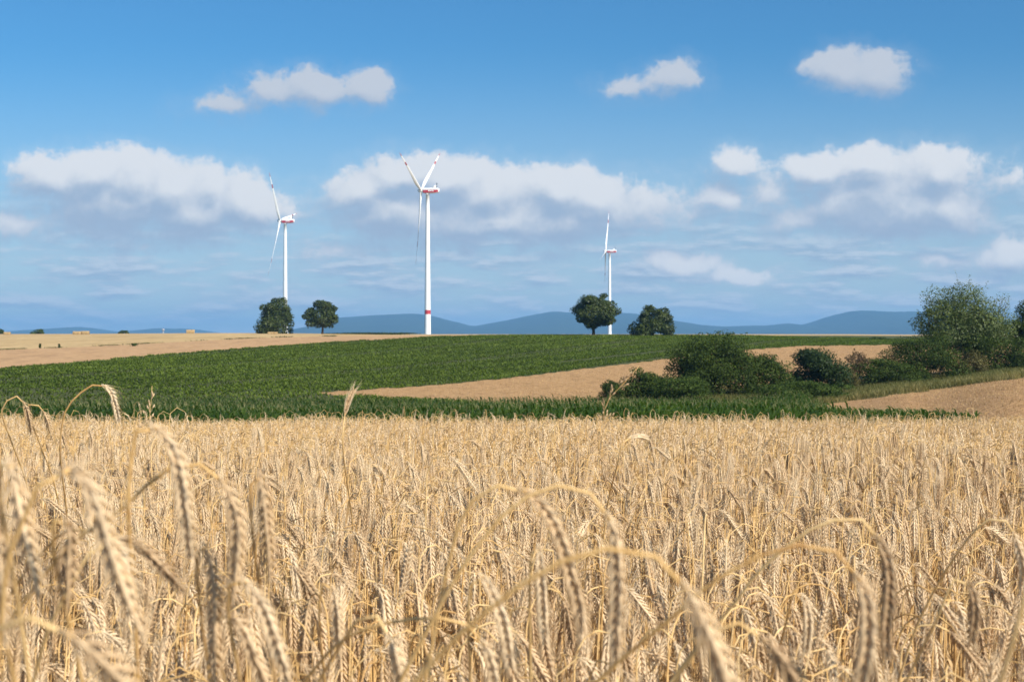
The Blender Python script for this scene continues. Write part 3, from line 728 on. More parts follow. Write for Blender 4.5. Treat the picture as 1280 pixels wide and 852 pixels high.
def maize_crop():
    r = np.random.default_rng(102)
    a, b = np.meshgrid(np.arange(-75, 62, .30), np.arange(55, 114, .75), indexing='ij')
    X = a.ravel() + r.normal(0, .05, a.size); Y = b.ravel() + .10 * X + r.normal(0, .05, a.size)
    px = 640 + F * X / Y; k = (px > -150) & (px < 1330); X, Y = X[k], Y[k]
    k = classify(X, Y) == 1; X, Y = X[k], Y[k]; z = ground(X, Y); n = len(X)
    h = (1.95 + .10 * np.sin(X * .21) + r.normal(0, .10, n)); mb = MB(); tone = .45 + r.normal(0, .15, n)
    for i in range(8):
        f = .25 + .68 * i / 7
        az = r.uniform(-.5, .5, n) + math.pi * (i % 2) + .9; L = r.uniform(.55, .85, n) * (1 - .35 * abs(f - .5))
        V, Q, m = leaf_quads(np.stack([X, Y, z + h * f], -1), az, L, r.uniform(.07, .10, n), r.uniform(.95, 1.3, n), r.uniform(.55, 1.0, n), 3)
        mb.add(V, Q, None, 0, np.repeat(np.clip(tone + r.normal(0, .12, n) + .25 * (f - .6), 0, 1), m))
    S_ = np.stack([X, Y, z], -1); T_ = S_ + np.stack([r.normal(0, .05, n), r.normal(0, .05, n), h], -1)
    V = np.stack([S_ + (-.014, 0, 0), S_ + (.014, 0, 0), T_ + (.008, 0, 0), T_ + (-.008, 0, 0)], 1).reshape(-1, 3); mb.add(V, np.arange(4 * n).reshape(-1, 4), None, 0, .5)
    for i in range(3):
        az = r.uniform(0, 6.28, n); L = r.uniform(.14, .26, n)
        V, Q, m = leaf_quads(T_, az, L, np.full(n, .018), r.uniform(.9, 1.5, n), r.uniform(.1, .5, n), 1); mb.add(V, Q, None, 1, .5)
    tag(mb.build('maize_crop', [M['maize'], M['tassel']]), 'dark green maize strip behind the ripe grain', 'crop', kind='stuff'); return n
def verge_grass():
    r = np.random.default_rng(103); n = 60000
    Y = r.uniform(96, 182, n); px = r.uniform(700, 1420, n); X = (px - 640) / F * Y
    k = classify(X, Y) == 4; X, Y, px = X[k], Y[k], px[k]; z = ground(X, Y); n = len(X)
    py = HOR + F * (EYE - z) / Y; dry = np.clip(1 - (np.interp(px, *E5) - py) / 9, 0, 1) * (px > 1000)
    mb = MB(); tone = .25 + .55 * dry * (np.sin(X * .9) * .3 + .75) + r.normal(0, .14, n)
    for i in range(4):
        L = r.uniform(.25, .6, n) * (1 + .4 * dry)
        V, Q, m = leaf_quads(np.stack([X + r.normal(0, .1, n), Y + r.normal(0, .1, n), z], -1), r.uniform(0, 6.28, n), L, r.uniform(.02, .05, n), r.uniform(.9, 1.5, n), r.uniform(.1, .7, n), 2)
        mb.add(V, Q, None, 0, np.repeat(np.clip(tone + r.normal(0, .1, n), 0, 1), m))
    tag(mb.build('verge_grass', M['verge']), 'rough green and straw coloured grass along the thicket', 'grass', kind='stuff'); return n
def edge_weeds():
    r = np.random.default_rng(104); px = r.uniform(-60, 420, 40000); Y = r.uniform(225, 420, 40000); X = (px - 640) / F * Y
    z = ground(X, Y); py = HOR + F * (EYE - z) / Y; k = (np.abs(py - np.interp(px, *VP)) < .35) & (np.sin(px * .11) + np.sin(px * .043 + 1) + r.normal(0, .5, len(px)) > .2)
    X, Y, z = X[k], Y[k], z[k]; n = len(X); mb = MB()
    for i in range(4):
        V, Q, m = leaf_quads(np.stack([X + r.normal(0, .2, n), Y + r.normal(0, .2, n), z], -1), r.uniform(0, 6.28, n), r.uniform(.12, .34, n), r.uniform(.05, .10, n), r.uniform(.8, 1.5, n), r.uniform(.1, .6, n), 2)
        mb.add(V, Q, None, 0, np.repeat(r.uniform(0, .8, n), m))
    tag(mb.build('edge_weeds', M['dark_leaf']), 'thin broken line of low dark weeds between the two pale fields on the left', 'weeds', kind='stuff')
def stubble():
    r = np.random.default_rng(105)
    for reg, (x0, x1, y0, y1), sx, sy, h, lab in ((3, (-40, 130, 118, 335), .55, .55, .17, 'short pale stubble over the tan slope behind the thicket'), (8, (10, 80, 56, 180), .42, .24, .13, 'short stubble rows on the tan field at the right')):
        a, b = np.meshgrid(np.arange(x0, x1, sx), np.arange(y0, y1, sy), indexing='ij'); X = a.ravel() + r.normal(0, sx * .3, a.size); Y = b.ravel() + r.normal(0, sy * .4, a.size)
        px = 640 + F * X / Y; k = (px > -60) & (px < 1400); X, Y = X[k], Y[k]; k = classify(X, Y) == reg; X, Y = X[k], Y[k]
        k = r.uniform(0, 1, len(X)) < .55 + .3 * np.sin(X * .22 + 1.3 * np.sin(Y * .09)); X, Y = X[k], Y[k]; z = ground(X, Y); n = len(X); mb = MB()
        for i in range(3):
            V, Q, m = leaf_quads(np.stack([X + r.normal(0, .05, n), Y + r.normal(0, .05, n), z], -1), r.uniform(0, 6.28, n), h * r.uniform(.5, 1.3, n), r.uniform(.03, .08, n), r.uniform(.3, 1.5, n), r.uniform(0, .3, n), 1)
            mb.add(V, Q, None, 0, np.repeat(r.uniform(0, 1, n), m))
        tag(mb.build('stubble', M['stubble']), lab, 'stubble', kind='stuff')
edge_weeds(); stubble()
NB, NM, NG = beet_crop(), maize_crop(), verge_grass()

# ------------------------------------------------------------------ the ripe grain
EARC = ((.32, .195, .10), (.73, .515, .290), (.90, .72, .475))
STEMC = ((.45, .24, .08), (.70, .435, .165), (.83, .59, .28))
LEAFC = ((.28, .15, .055), (.62, .40, .175), (.80, .60, .33))
for k, at_ in (('', True), ('_one', False)):
    M['ear' + k] = straw_mat('ripe_ear' + k, *EARC, .16, at_)
    M['stem' + k] = straw_mat('straw_stem' + k, *STEMC, .10, at_, 60)
    M['leafd' + k] = straw_mat('dry_leaf' + k, *LEAFC, .35, at_, 60)

def grain_template(lod):
    """unit kernel along +x: length 1, half width 1 (scaled later)"""
    if lod == 0:
        xs, rs, s = [0, .14, .38, .66, .88, 1.0], [.35, .80, 1.0, .80, .36, .04], 7
    elif lod == 1:
        xs, rs, s = [0, .30, .70, 1.0], [.3, 1.0, .72, .05], 4
    else:
        xs, rs, s = [0, .4, 1.0], [.3, 1.0, .05], 3
    th = np.arange(s) * 2 * math.pi / s + .4
    V = np.concatenate([np.stack([np.full(s, x), r * np.cos(th), r * np.sin(th)], -1) for x, r in zip(xs, rs)])
    Q = [(i * s + j, i * s + (j + 1) % s, (i + 1) * s + (j + 1) % s, (i + 1) * s + j) for i in range(len(xs) - 1) for j in range(s)]
    return V, np.array(Q)
GT = [grain_template(i) for i in range(3)]
def ear_into(mb_e, mb_a, P, lod, r, wid=1.0, mi_e=1, mi_a=1, roll=None):
    """P: polyline of the ear axis. Two opposite ranks of paired kernels, each ending in a bristle."""
    T, N, B = frames(P)
    roll = r.uniform(0, 3.14) if roll is None else roll
    N, B = N * math.cos(roll) + B * math.sin(roll), B * math.cos(roll) - N * math.sin(roll)
    s = np.concatenate([[0], np.cumsum(np.linalg.norm(np.diff(P, axis=0), axis=1))]); L = s[-1]
    pitch = {0: .0035, 1: .0041, 2: .0070}[lod]
    n = max(8, int(L / pitch)); Vt, Qt = GT[lod]
    tt = np.linspace(.0, .985, n); Vs, Qs, As = [], [], []; aV = []; off = 0
    for i, t in enumerate(tt):
        u = t * L; I = lambda A: np.array([np.interp(u, s, A[:, k]) for k in range(3)])
        c, tv, nv, bv = I(P), I(T), I(N), I(B); side = 1 if i % 2 else -1
        env = (math.sin(min(1, (t + .10) / .45) * math.pi / 2)) * (1 - .55 * max(0, (t - .62) / .38) ** 1.4)
        for q in ((-1, 1) if lod < 2 else (r.choice((-1, 1)),)):
            w = wid * env
            out = nv * side * .86 + bv * q * .62
            out /= np.linalg.norm(out)
            sp = math.radians(r.normal(27, 3.5)); d = tv * math.cos(sp) + out * math.sin(sp)
            p0 = c + out * .0013 * w
            ln = .0136 * (.75 + .25 * w) * r.uniform(.9, 1.1); hw = .00182 * w * r.uniform(.9, 1.1) * (1.6 if lod == 2 else 1.0); ht = hw * .72
            ax2 = np.cross(d, out); ax2 /= max(np.linalg.norm(ax2), 1e-9); ax3 = np.cross(ax2, d)
            V = p0 + Vt[:, :1] * d * ln + Vt[:, 1:2] * ax2 * hw + Vt[:, 2:3] * ax3 * ht
            Vs.append(V); Qs.append(Qt + off); off += len(V); As.append(np.full(len(V), r.normal(0, .10)))
            if lod < 2 or i % 2 == 0:
                tip = p0 + d * ln * .96; al = r.uniform(.015, .034) * (1.1 - .3 * t) * (1.0 if lod else 1.1)
                d2 = nrm(tv * 1.0 + out * r.uniform(.16, .34) + r.normal(0, .04, 3)); e = tip + d2 * al + np.array([0, 0, -.0012])
                aw = {0: .0003, 1: .00036, 2: .0008}[lod]
                if lod == 2: aV.append(np.stack([tip - ax2 * aw, tip + ax2 * aw, e]))
                else: aV.append(np.stack([tip + ax2 * aw, tip - ax2 * aw * .5 + ax3 * aw, tip - ax2 * aw * .5 - ax3 * aw, e]))
    mb_e.add(np.concatenate(Vs), np.concatenate(Qs), None, mi_e, .5 + np.concatenate(As))
    if aV:
        A = np.concatenate(aV); m = len(aV)
        if lod == 2: mb_a.add(A, None, np.arange(3 * m).reshape(-1, 3), mi_a, .62)
        else:
            b = np.arange(m) * 4; mb_a.add(A, None, np.concatenate([np.stack([b, b+1, b+3], -1), np.stack([b+1, b+2, b+3], -1), np.stack([b+2, b, b+3], -1)]), mi_a, .62)
def ribbon_leaf(mb, p, az, L, w, el, curl, twist, seg, mi=2, a=.5):
    """narrow dry leaf blade, twisting as it bends"""
    h = np.array([math.cos(az), math.sin(az), 0]); s0 = np.array([-math.sin(az), math.cos(az), 0]); V = []; p = np.array(p, float)
    for i in range(seg + 1):
        t = i / seg; d = h * math.cos(el) + np.array([0, 0, 1]) * math.sin(el); nn = np.cross(s0, d)
        s = s0 * math.cos(twist * t) + nn * math.sin(twist * t); ww = w * .5 * (min(1, .55 + 2 * t) * (1 - t ** 2.2) + .04)
        V += [p - s * ww, p + s * ww]; p = p + d * L / seg; el -= curl / seg
    mb.add(np.array(V), [(2*i, 2*i+1, 2*i+3, 2*i+2) for i in range(seg)], None, mi, a)
def stalk_path(r, nod, H, neck, lean, earL, n):
    """canonical stalk in the xz plane: straight culm, arched neck, ear. Returns the polyline and the index where the ear starts."""
    total = 1.6; m = 160; s = np.linspace(0, total, m); ds = s[1]
    wob = r.normal(0, .04); th0 = lean
    L0 = H - neck * (.62 if nod > 1.2 else .9) - (earL * .9 if nod < .8 else 0)
    sE = L0 + neck
    ang = th0 + wob * np.sin(s * 3) + (nod - th0) * (lambda q: q*q*(3 - 2*q))(np.clip((s - L0) / (neck + earL * .35), 0, 1))
    k = s <= sE + earL
    x = np.concatenate([[0], np.cumsum(np.sin(ang[:-1]) * ds)])[k]; z = np.concatenate([[0], np.cumsum(np.cos(ang[:-1]) * ds)])[k]
    y = .012 * np.sin(s[k] * 5 + r.uniform(0, 6)); z += H - z.max()
    return np.stack([x, y, z], -1), int(np.searchsorted(s[k], sE)), s[k]
def resample(P, n):
    s = np.concatenate([[0], np.cumsum(np.linalg.norm(np.diff(P, axis=0), axis=1))]); t = np.linspace(0, s[-1], n)
    return np.stack([np.interp(t, s, P[:, k]) for k in range(3)], -1)
def stalk_variant(lod, seed):
    """meshes of one stalk: stem, ear, bristles, leaves"""
    r = np.random.default_rng(seed)
    cls = ('hanging', 'hanging', 'upright', 'hanging', 'hanging', 'nodding', 'hanging', 'upright', 'hanging', 'hanging')[seed % 10]
    nod = {'hanging': r.uniform(2.8, 3.14), 'nodding': r.uniform(2.05, 2.6), 'sideways': r.uniform(1.3, 1.9), 'upright': r.uniform(.08, .38)}[cls]
    H = 1.0; earL = r.uniform(.074, .108); neck = r.uniform(.05, .13) * r.choice((1, 1, 1, 1.5)) if nod > 1 else r.uniform(.1, .2)
    P, ie, s = stalk_path(r, nod, H, neck, r.uniform(-.02, .10), earL, 0)
    st, ea, aw, lf = MB(), MB(), MB(), MB()
    S = P[:ie + 1]; cut = {0: 0, 1: 0, 2: .42}[lod]
    S = S[S[:, 2] >= cut] if cut else S
    low, hi = S[S[:, 2] < .62], S[S[:, 2] >= .62]
    # fine sampling only where the neck bends
    nn = {0: (9, 22), 1: (4, 11), 2: (2, 6)}[lod]
    bi = np.argmax(np.linalg.norm(np.gradient(S, axis=0), axis=1)) if False else max(2, int(len(S) * .62))
    Pn = np.vstack([resample(S[:bi], nn[0])[:-1], resample(S[bi - 1:], nn[1])])
    rad = np.interp(np.linspace(0, 1, len(Pn)), [0, .6, 1], [.0021, .0017, .0010]) * (1.25 if lod == 2 else 1)
    tube(st, Pn, rad, {0: 7, 1: 4, 2: 3}[lod], 0, .5, cap=(lod == 0))
    ear_into(ea, aw, resample(P[ie:], {0: 14, 1: 9, 2: 6}[lod]), lod, r, r.uniform(1.1, 1.4), 1, 1)
    for k in range({0: 1, 1: 1 + (r.uniform() < .5), 2: int(r.uniform() < .5)}[lod]):
        z = r.uniform(.40, .82); i = int(np.argmin(abs(P[:ie, 2] - z)))
        ribbon_leaf(lf, P[i], r.uniform(0, 6.28), r.uniform(.12, .26), r.uniform(.006, .011), r.uniform(.4, 1.4), r.uniform(1.2, 3.4), r.uniform(-3, 3), {0: 10, 1: 5, 2: 3}[lod], 2, r.uniform(.2, .9))
    return dict(stem=st, ear=ea, awns=aw, leaf=lf, cls=cls)
FACING = lambda r, n: r.normal(-.1, .95, n)            # nods mostly downwind, to the right
def field_points(seed, d0, d1, dens, margin):
    r = np.random.default_rng(seed); g = 1 / math.sqrt(dens); w = .36 * d1 + margin
    a, b = np.meshgrid(np.arange(-w, w, g), np.arange(d0, d1, g), indexing='ij')
    x = a.ravel() + r.uniform(-.55, .55, a.size) * g; y = b.ravel() + r.uniform(-.55, .55, a.size) * g
    k = (np.abs(x) < .36 * y + margin) & (y > d0); x, y = x[k], y[k]
    n = len(x); h = 1.055 + .025 * np.sin(x * 1.9 + y * .8) + r.normal(0, .045, n) + np.where(r.uniform(0, 1, n) < .02, r.uniform(0, .09, n), 0)
    return x, y, h, FACING(r, n), r.integers(0, 1 << 30, n), np.clip(r.beta(2.2, 1.6, n), 0, 1)
def stuff_mesh(parts_list, x, y, h, f, v, a, name, label):
    """one mesh out of many transformed copies of the variants"""
    vi = v % len(parts_list); blocks = []; off = 0
    VV, QQ, TT, QM, TM, AA = [], [], [], [], [], []
    for k, pt in enumerate(parts_list):
        idx = np.nonzero(vi == k)[0]
        if not len(idx): continue
        V, Q, T, qm, tm, A = pt
        c, s_ = np.cos(f[idx]), np.sin(f[idx]); sc = h[idx]
        X = (V[None, :, 0] * c[:, None] - V[None, :, 1] * s_[:, None]) + x[idx][:, None]
        Y = (V[None, :, 0] * s_[:, None] + V[None, :, 1] * c[:, None]) + y[idx][:, None]
        Z = V[None, :, 2] + (sc - 1.0)[:, None] * np.clip(V[None, :, 2] / .5, 0, 1) + ground(x[idx], y[idx])[:, None]
        m = len(idx); nv = len(V); o = off + (np.arange(m) * nv)[:, None, None]
        VV.append(np.stack([X, Y, Z], -1).reshape(-1, 3).astype(np.float32)); QQ.append((Q[None] + o).reshape(-1, 4).astype(np.int32)); TT.append((T[None] + o).reshape(-1, 3).astype(np.int32))
        QM.append(np.tile(qm, m)); TM.append(np.tile(tm, m)); AA.append(np.clip(a[idx][:, None] + (A - .5)[None], 0, 1).ravel().astype(np.float32)); off += m * nv
    me = arrays_to_mesh(name, tuple(np.concatenate(q) for q in (VV, QQ, TT, QM, TM, AA)), [M['stem'], M['ear'], M['leafd']])
    o = link_mesh(name, me); tag(o, label, 'crop', kind='stuff'); return o, len(me.polygons)
def joined(v):
    mb = MB()
    for k in ('stem', 'ear', 'awns', 'leaf'):
        if v[k].n: V, Q, T, qm, tm, A = v[k].arrays(); mb.add(V, Q, T, 0, A); mb.QM[-1] = qm; mb.TM[-1 if len(T) else 0] = tm if len(T) else mb.TM[0]
    return mb
def joined_arrays(v):
    VV, QQ, TT, QM, TM, AA, off = [], [], [], [], [], [], 0
    for k in ('stem', 'ear', 'awns', 'leaf'):
        V, Q, T, qm, tm, A = v[k].arrays()
        VV.append(V); QQ.append(Q + off); TT.append(T + off); QM.append(qm); TM.append(tm); AA.append(A); off += len(V)
    return tuple(np.concatenate(q) for q in (VV, QQ, TT, QM, TM, AA))

# nearest stalks: objects of their own. First every generic position in the near belt, ranked by how large it shows
NEAR = field_points(201, 1.45, 3.3, 330, 1.1)
x, y, h, f, v, a = NEAR
py_top = HOR + F * (EYE - h - ground(x, y)) / y; px_ = 640 + F * x / y
inside = (px_ > -5) & (px_ < 1285) & (py_top < 800)
rank = np.argsort(np.where(inside, y, 99))
N_ONE = 262
one = rank[:N_ONE]; rest = np.setdiff1d(np.arange(len(x)), one)
CLS_LABEL = {
 'hanging': 'ripe grain stalk near the camera, its neck arched over and its ear hanging straight down',
 'nodding': 'ripe grain stalk near the camera, its ear nodding obliquely downwards',
 'sideways': 'ripe grain stalk near the camera, its ear held out level to the side',
 'upright': 'ripe grain stalk near the camera, its ear still upright'}
one_mats = {'stem': [M['stem_one']], 'ear': [M['stem_one'], M['ear_one']], 'awns': [M['stem_one'], M['ear_one']], 'leaf': [M['stem_one'], M['ear_one'], M['leafd_one']]}
def near_stalks():
    VR = []
    for k in range(30):
        q = stalk_variant(0, 1000 + k)
        VR.append((q['cls'], {p: q[p].mesh({'awns': 'bristles'}.get(p, p), one_mats[p], p in ('stem', 'ear')) for p in ('stem', 'ear', 'awns', 'leaf')}))
    for i in one:
        cls, ms = VR[v[i] % 30]
        o = empty('grain_stalk', (x[i], y[i], gz(x[i], y[i])), f[i]); o.scale = (1, 1, h[i])
        tag(o, CLS_LABEL[cls], 'grain stalk', 'grain stalks near the camera, ' + cls + ' ear')
        link_mesh('stem', ms['stem'], o); e = link_mesh('ear', ms['ear'], o); link_mesh('bristles', ms['awns'], e); link_mesh('leaf', ms['leaf'], o)
near_stalks()
L1 = [joined_arrays(stalk_variant(1, 2000 + k)) for k in range(40)]
L2 = [joined_arrays(stalk_variant(2, 3000 + k)) for k in range(50)]
cat_ = lambda A, B: tuple(np.concatenate([p, q]) for p, q in zip(A, B))
mid = cat_(tuple(q[rest] for q in NEAR), field_points(202, 3.3, 6.2, 320, 1.2))
far = cat_(field_points(203, 6.2, 11.0, 270, 1.2), field_points(204, 11.0, 18.5, 165, 1.2))
NP = []
NP.append(stuff_mesh(L1, *mid, 'grain_crop', 'ripe straw coloured grain field just behind the nearest stalks')[1])
NP.append(stuff_mesh(L2, *far, 'grain_crop', 'farther part of the ripe grain field up to its crest')[1])

# ------------------------------------------------------------------ the large stalks in front, one by one
# each: distance, points of the stem and of the ear (as seen from the camera, placed at that distance), ear width factor, label
HERO = [
 (.95, [(503, 852), (533, 794), (564, 733), (595, 685), (630, 641), (665, 615), (700, 604), (726, 607), (747, 624)], [(756, 635), (767, 668), (771, 724), (770, 786), (771, 826)], 1.0, 'stalk arching up from bottom centre to a straight hanging ear right of the middle'),
 (.66, [(529, 852), (564, 812), (603, 773), (643, 738), (682, 711), (726, 690), (769, 682), (813, 690), (838, 706)], [(850, 719), (868, 757), (888, 800), (906, 850), (914, 905)], 1.0, 'blurred thick stalk arching low across the middle to the biggest ear at the bottom edge'),
 (1.0, [(540, 800), (560, 705), (580, 640), (604, 612), (625, 604)], [(641, 604), (672, 624), (693, 655), (708, 700), (721, 748), (727, 785)], 1.05, 'stalk with the long curved ear crossing behind the arching stem at the centre'),
 (.85, [(774, 847), (813, 807), (843, 777), (879, 738), (927, 703), (971, 683), (1006, 677), (1032, 681), (1052, 697)], [(1060, 708), (1075, 733), (1081, 777), (1079, 821), (1073, 858)], 1.0, 'stalk arching to the right with a wide ear hanging into the bottom edge'),
 (1.15, [(900, 800), (927, 760), (953, 715), (1006, 663), (1036, 648), (1064, 644), (1080, 652)], [(1087, 662), (1101, 690), (1106, 725), (1105, 777), (1108, 815)], 1.05, 'stalk arching behind the wide right hand ear, its own ear thinner and higher'),
 (.88, [(835, 900), (862, 830), (890, 783), (918, 774), (937, 779)], [(947, 790), (968, 812), (988, 842), (1008, 872)], 1.0, 'short bent stalk at the bottom edge right of the biggest blurred ear'),
 (1.0, [(150, 790), (160, 640), (170, 560), (180, 528), (188, 522)], [(194, 527), (214, 546), (226, 572), (232, 611), (236, 655), (238, 692)], 1.0, 'tall stalk whose ear hangs highest among the blurred ears on the left'),
 (.75, [(-25, 800), (0, 707), (26, 655), (50, 608), (66, 592)], [(76, 587), (99, 586), (117, 605), (131, 641), (144, 690), (160, 742), (174, 785)], 1.0, 'stalk with a long ear bending like a bow from left edge to lower left'),
 (1.02, [(40, 720), (70, 690), (100, 668), (140, 646), (175, 615), (205, 590), (236, 576), (262, 580)], [(275, 588), (292, 615), (301, 655), (298, 698), (292, 745)], 1.0, 'stalk arching low over the left part to an ear that curls back'),
 (1.25, [(40, 690), (70, 669), (100, 663), (130, 663)], [(148, 667), (181, 680), (205, 705), (228, 735)], 1.0, 'small ear slanting down to the right under the left arch'),
 (.62, [(-60, 870), (-35, 815), (0, 783), (26, 770), (57, 769)], [(72, 776), (100, 793), (131, 820), (157, 851), (170, 880)], 1.0, 'most blurred ear in the bottom left corner'),
 (1.15, [(322, 800), (317, 690), (316, 620), (319, 592), (323, 584)], [(328, 588), (334, 620), (337, 670), (338, 722)], .95, 'nearly straight stalk with a dark edged ear hanging beside its own stem'),
 (1.0, [(285, 860), (284, 770), (290, 725), (298, 714)], [(306, 717), (331, 751), (349, 803), (362, 855)], 1.0, 'ear slanting to the bottom edge left of centre'),
 (1.05, [(270, 880), (268, 800), (274, 762), (280, 756)], [(285, 760), (306, 777), (323, 821), (336, 862)], .95, 'low ear just left of the slanting one at the bottom edge'),
 (1.05, [(246, 860), (247, 740), (250, 682), (254, 670)], [(259, 673), (270, 716), (272, 777), (268, 853)], .95, 'long ear hanging vertically in the lower left quarter'),
 (.80, [(-10, 720), (-4, 620), (4, 570), (12, 560)], [(18, 564), (27, 602), (38, 663), (47, 736)], .95, 'blurred ear hanging along the left edge'),
 (.80, [(-22, 800), (-20, 690), (-12, 640), (-4, 632)], [(1, 640), (4, 690), (6, 740), (4, 790)], 1.0, 'blurred ear half cut off by the left edge'),
 (.9, [(66, 800), (68, 700), (74, 645), (84, 632)], [(91, 641), (94, 668), (90, 710), (86, 745)], .95, 'short blurred ear behind the bow shaped one'),
 (2.5, [(60, 640), (75, 560), (88, 513), (100, 497), (115, 484), (126, 479)], [(133, 480), (142, 488), (146, 505), (148, 524)], 1.0, 'tall stalk arching above the field edge on the left against the green crop'),
 (3.0, [(430, 640), (431, 560), (432, 525)], [(433, 519), (436, 503), (442, 488)], 1.1, 'stalk with an upright ear standing above the field edge left of centre'),
 (2.9, [(2, 590), (8, 520), (14, 503), (24, 494), (31, 495)], [(36, 500), (39, 511), (40, 524), (39, 540)], 1.0, 'small arched stalk above the field edge at the far left'),
 (3.1, [(38, 590), (42, 512), (48, 505), (56, 506)], [(60, 511), (63, 524), (63, 540)], 1.0, 'small arched stalk next to the one at the far left'),
 (2.7, [(768, 620), (771, 580), (774, 559), (778, 549)], [(783, 546), (795, 544), (808, 547)], .85, 'thin stalk with a level ear in mid field right of centre'),
 (1.15, [(586, 870), (585, 770), (590, 722), (594, 712)], [(600, 712), (616, 738), (629, 777), (638, 832)], 1.0, 'ear slanting down in the lower centre under the arching stems'),
 (1.3, [(664, 850), (662, 730), (665, 684), (669, 674)], [(673, 677), (676, 724), (679, 770), (682, 800)], .95, 'slim ear hanging vertically just left of the straight central ear'),
 (1.02, [(405, 840), (425, 808), (448, 772), (466, 762), (477, 769)], [(485, 782), (498, 820), (505, 862)], 1.0, 'arched stalk with its ear leaving through the bottom edge left of centre'),
 (1.1, [(385, 850), (420, 809), (464, 783), (516, 770), (562, 768), (588, 778)], [(600, 790), (612, 818), (618, 855)], 1.0, 'long low arch crossing the bottom centre with its ear at the bottom edge'),
 (.7, [(1262, 905), (1268, 820), (1276, 742), (1290, 690), (1305, 672)], [(1316, 680), (1326, 720), (1330, 780)], 1.0, 'blurred stem rising along the right edge'),
 (1.65, [(1195, 740), (1205, 690), (1222, 655), (1240, 643), (1252, 650)], [(1259, 662), (1273, 700), (1278, 735)], 1.0, 'arched stalk with its ear touching the right edge'),
 (1.35, [(1160, 852), (1172, 770), (1182, 725), (1196, 716)], [(1203, 722), (1212, 752), (1214, 800)], 1.0, 'short hanging ear in the lower right corner'),
 (1.4, [(395, 850), (399, 770), (405, 728), (412, 720)], [(418, 725), (424, 760), (424, 812)], .95, 'hanging ear in the lower left centre below the long low arch'),
 (1.0, [(20, 860), (55, 790), (90, 735), (116, 690), (126, 678)], [(135, 671), (150, 676), (160, 700), (166, 740)], .85, 'leaning orange straw stalk crossing the lower left'),
 (1.5, [(980, 852), (982, 780), (986, 740), (992, 731)], [(998, 735), (1006, 768), (1007, 815)], .95, 'slender hanging ear between the two right hand arches'),
]
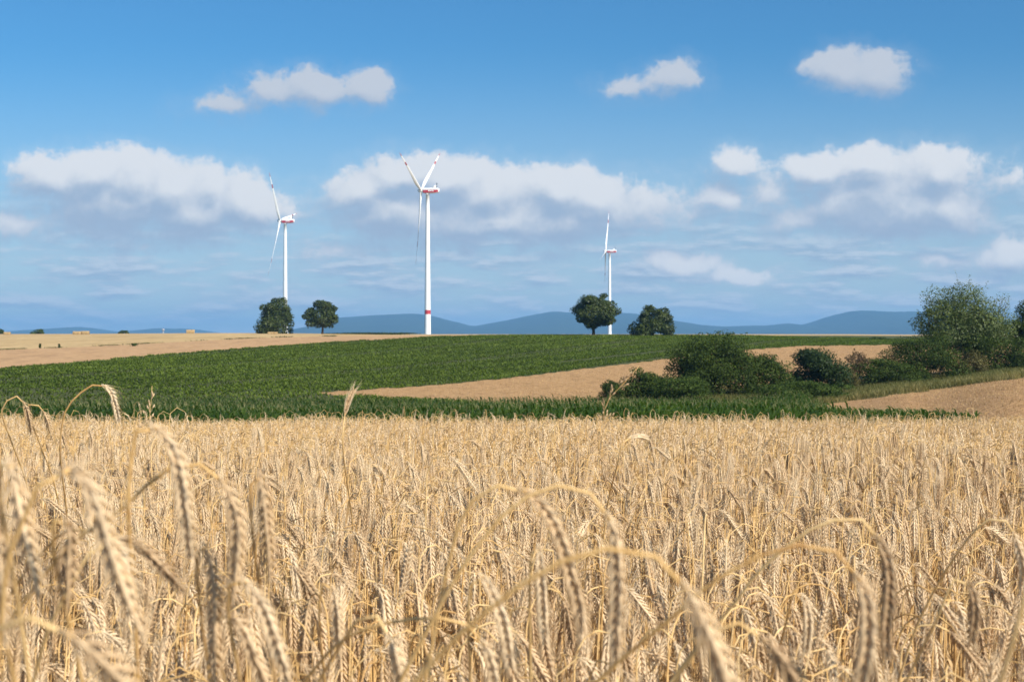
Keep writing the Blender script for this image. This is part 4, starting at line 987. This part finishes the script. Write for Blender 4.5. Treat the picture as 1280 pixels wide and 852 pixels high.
def hero(dist, stem, ear, wf, label, seed):
    r = np.random.default_rng(seed)
    n0 = len(stem); pts = np.array([at_row(p[0], p[1], dist) for p in stem] + [at_row(p[0], p[1], dist) for p in ear])
    # the plant leans a little towards the camera in its neck; the root stands farther back in the soil
    k = np.concatenate([[0], np.cumsum(np.linalg.norm(np.diff(pts, axis=0), axis=1))]); k /= k[-1]; pts[:, 1] += .05 * dist * (np.sin(k * math.pi) * -.6 + (1 - k) * .8)
    sl = pts[0] - pts[1]; sl[2] = min(sl[2], -1e-3); rx = pts[0, 0] + np.clip(sl[0] / -sl[2], -1.1, 1.1) * .22; ry = pts[0, 1] + .06
    z0 = gz(rx, ry); midp = np.array([pts[0, 0] + (rx - pts[0, 0]) * .75, pts[0, 1] + .03, z0 + (pts[0, 2] - z0) * .55])
    A0 = np.array([rx, ry, z0 - .01]); B0 = pts[0]; hgt = np.linalg.norm(B0 - A0); t0 = np.array([0, 0, 1.]) * hgt; t1 = -sl / np.linalg.norm(sl) * hgt
    m_ = max(3, int(hgt / .07)); u = np.linspace(0, 1, m_, endpoint=False)[:, None]
    run = A0 * (2*u**3 - 3*u**2 + 1) + t0 * (u**3 - 2*u**2 + u) + B0 * (-2*u**3 + 3*u**2) + t1 * (u**3 - u**2)
    full = np.vstack([run, pts])
    C, L = catmull(full, 220)
    e0 = pts[n0]; ie = int(np.argmin(np.linalg.norm(C - e0, axis=1) + np.where(np.arange(220) < 60, 9, 0)))
    root = empty('grain_stalk', (rx, ry, z0)); tag(root, label, 'grain stalk', 'large grain stalks in front')
    C = C - np.array([rx, ry, z0])
    st, ea, aw, lf = MB(), MB(), MB(), MB()
    P = resample(C[:ie + 2], 70); tube(st, P, np.interp(np.linspace(0, 1, 70), [0, .6, 1], [.0023, .0019, .0012]), 8)
    Pe = resample(C[ie:], 22); ear_into(ea, aw, Pe, 0, r, 1.12 * wf, 0, 0, roll=r.uniform(0, .6))
    st.build('stem', M['stem_one'], root, True); e = ea.build('ear', M['ear_one'], root, True); aw.build('bristles', M['ear_one'], e)
    for k in range(1):
        i = int(220 * r.uniform(.18, .42)); ribbon_leaf(lf, C[min(i, ie)], r.uniform(0, 6.28), r.uniform(.10, .2), r.uniform(.005, .009), r.uniform(.6, 1.4), r.uniform(1, 3), r.uniform(-3, 3), 10, 0, .5)
    lf.build('leaf', M['leafd_one'], root)
for i, q in enumerate(HERO): hero(*q, 500 + i)

# two wild grasses with loose plumes among the grain
def plume(px, py0, pts, dist, spread, label, seed):
    r = np.random.default_rng(seed); P = np.array([at_row(a, b, dist) for a, b in pts]); z0 = gz(P[0, 0], dist)
    root = empty('wild_grass', (P[0, 0], dist, z0)); tag(root, label, 'wild grass', 'wild grasses above the grain')
    C, L = catmull(np.vstack([[P[0, 0], dist, z0], P]) - np.array([P[0, 0], dist, z0]), 60)
    st, pl = MB(), MB(); tube(st, C, np.linspace(.0012, .0004, 60), 5)
    i0 = int(60 * py0)
    for i in range(i0, 60):
        for q in range(4):
            t = nrm(C[min(i + 1, 59)] - C[i - 1]); o = nrm(r.normal(0, 1, 3)); o -= t * o.dot(t)
            ln = spread * r.uniform(.3, 1) * math.sin(math.pi * min(1, (i - i0 + 3) / (62 - i0)) ) ; e = C[i] + t * ln * 1.1 + o * ln * .6
            tube(pl, [C[i], (C[i] + e) / 2 + o * ln * .1, e], [.00035, .0003, .0002], 3, cap=False)
            V, Q = GT[1]; d = nrm(e - C[i]); a2 = nrm(np.cross(d, [0.3, 1, .2])); a3 = np.cross(a2, d)
            pl.add(e + V[:, :1] * d * .008 + V[:, 1:2] * a2 * .0016 + V[:, 2:3] * a3 * .0016, Q, None, 0, .6)
    st.build('stem', M['stem_one'], root, True); pl.build('plume', M['ear_one'], root)
plume(757, .80, [(752, 640), (754, 540), (757, 505), (772, 487), (786, 472), (799, 457)], 2.5, .030, 'pale loose grass plume leaning right above the field edge before the thicket', 801)
plume(186, .84, [(180, 640), (184, 560), (187, 520), (189, 500), (190, 482)], 2.6, .035, 'thin airy grass panicle above the field edge before the green crop', 802)
print('COUNTS beet', NB, 'maize', NM, 'verge', NG, 'grain polys', NP, 'grain', len(mid[0]), len(far[0]))
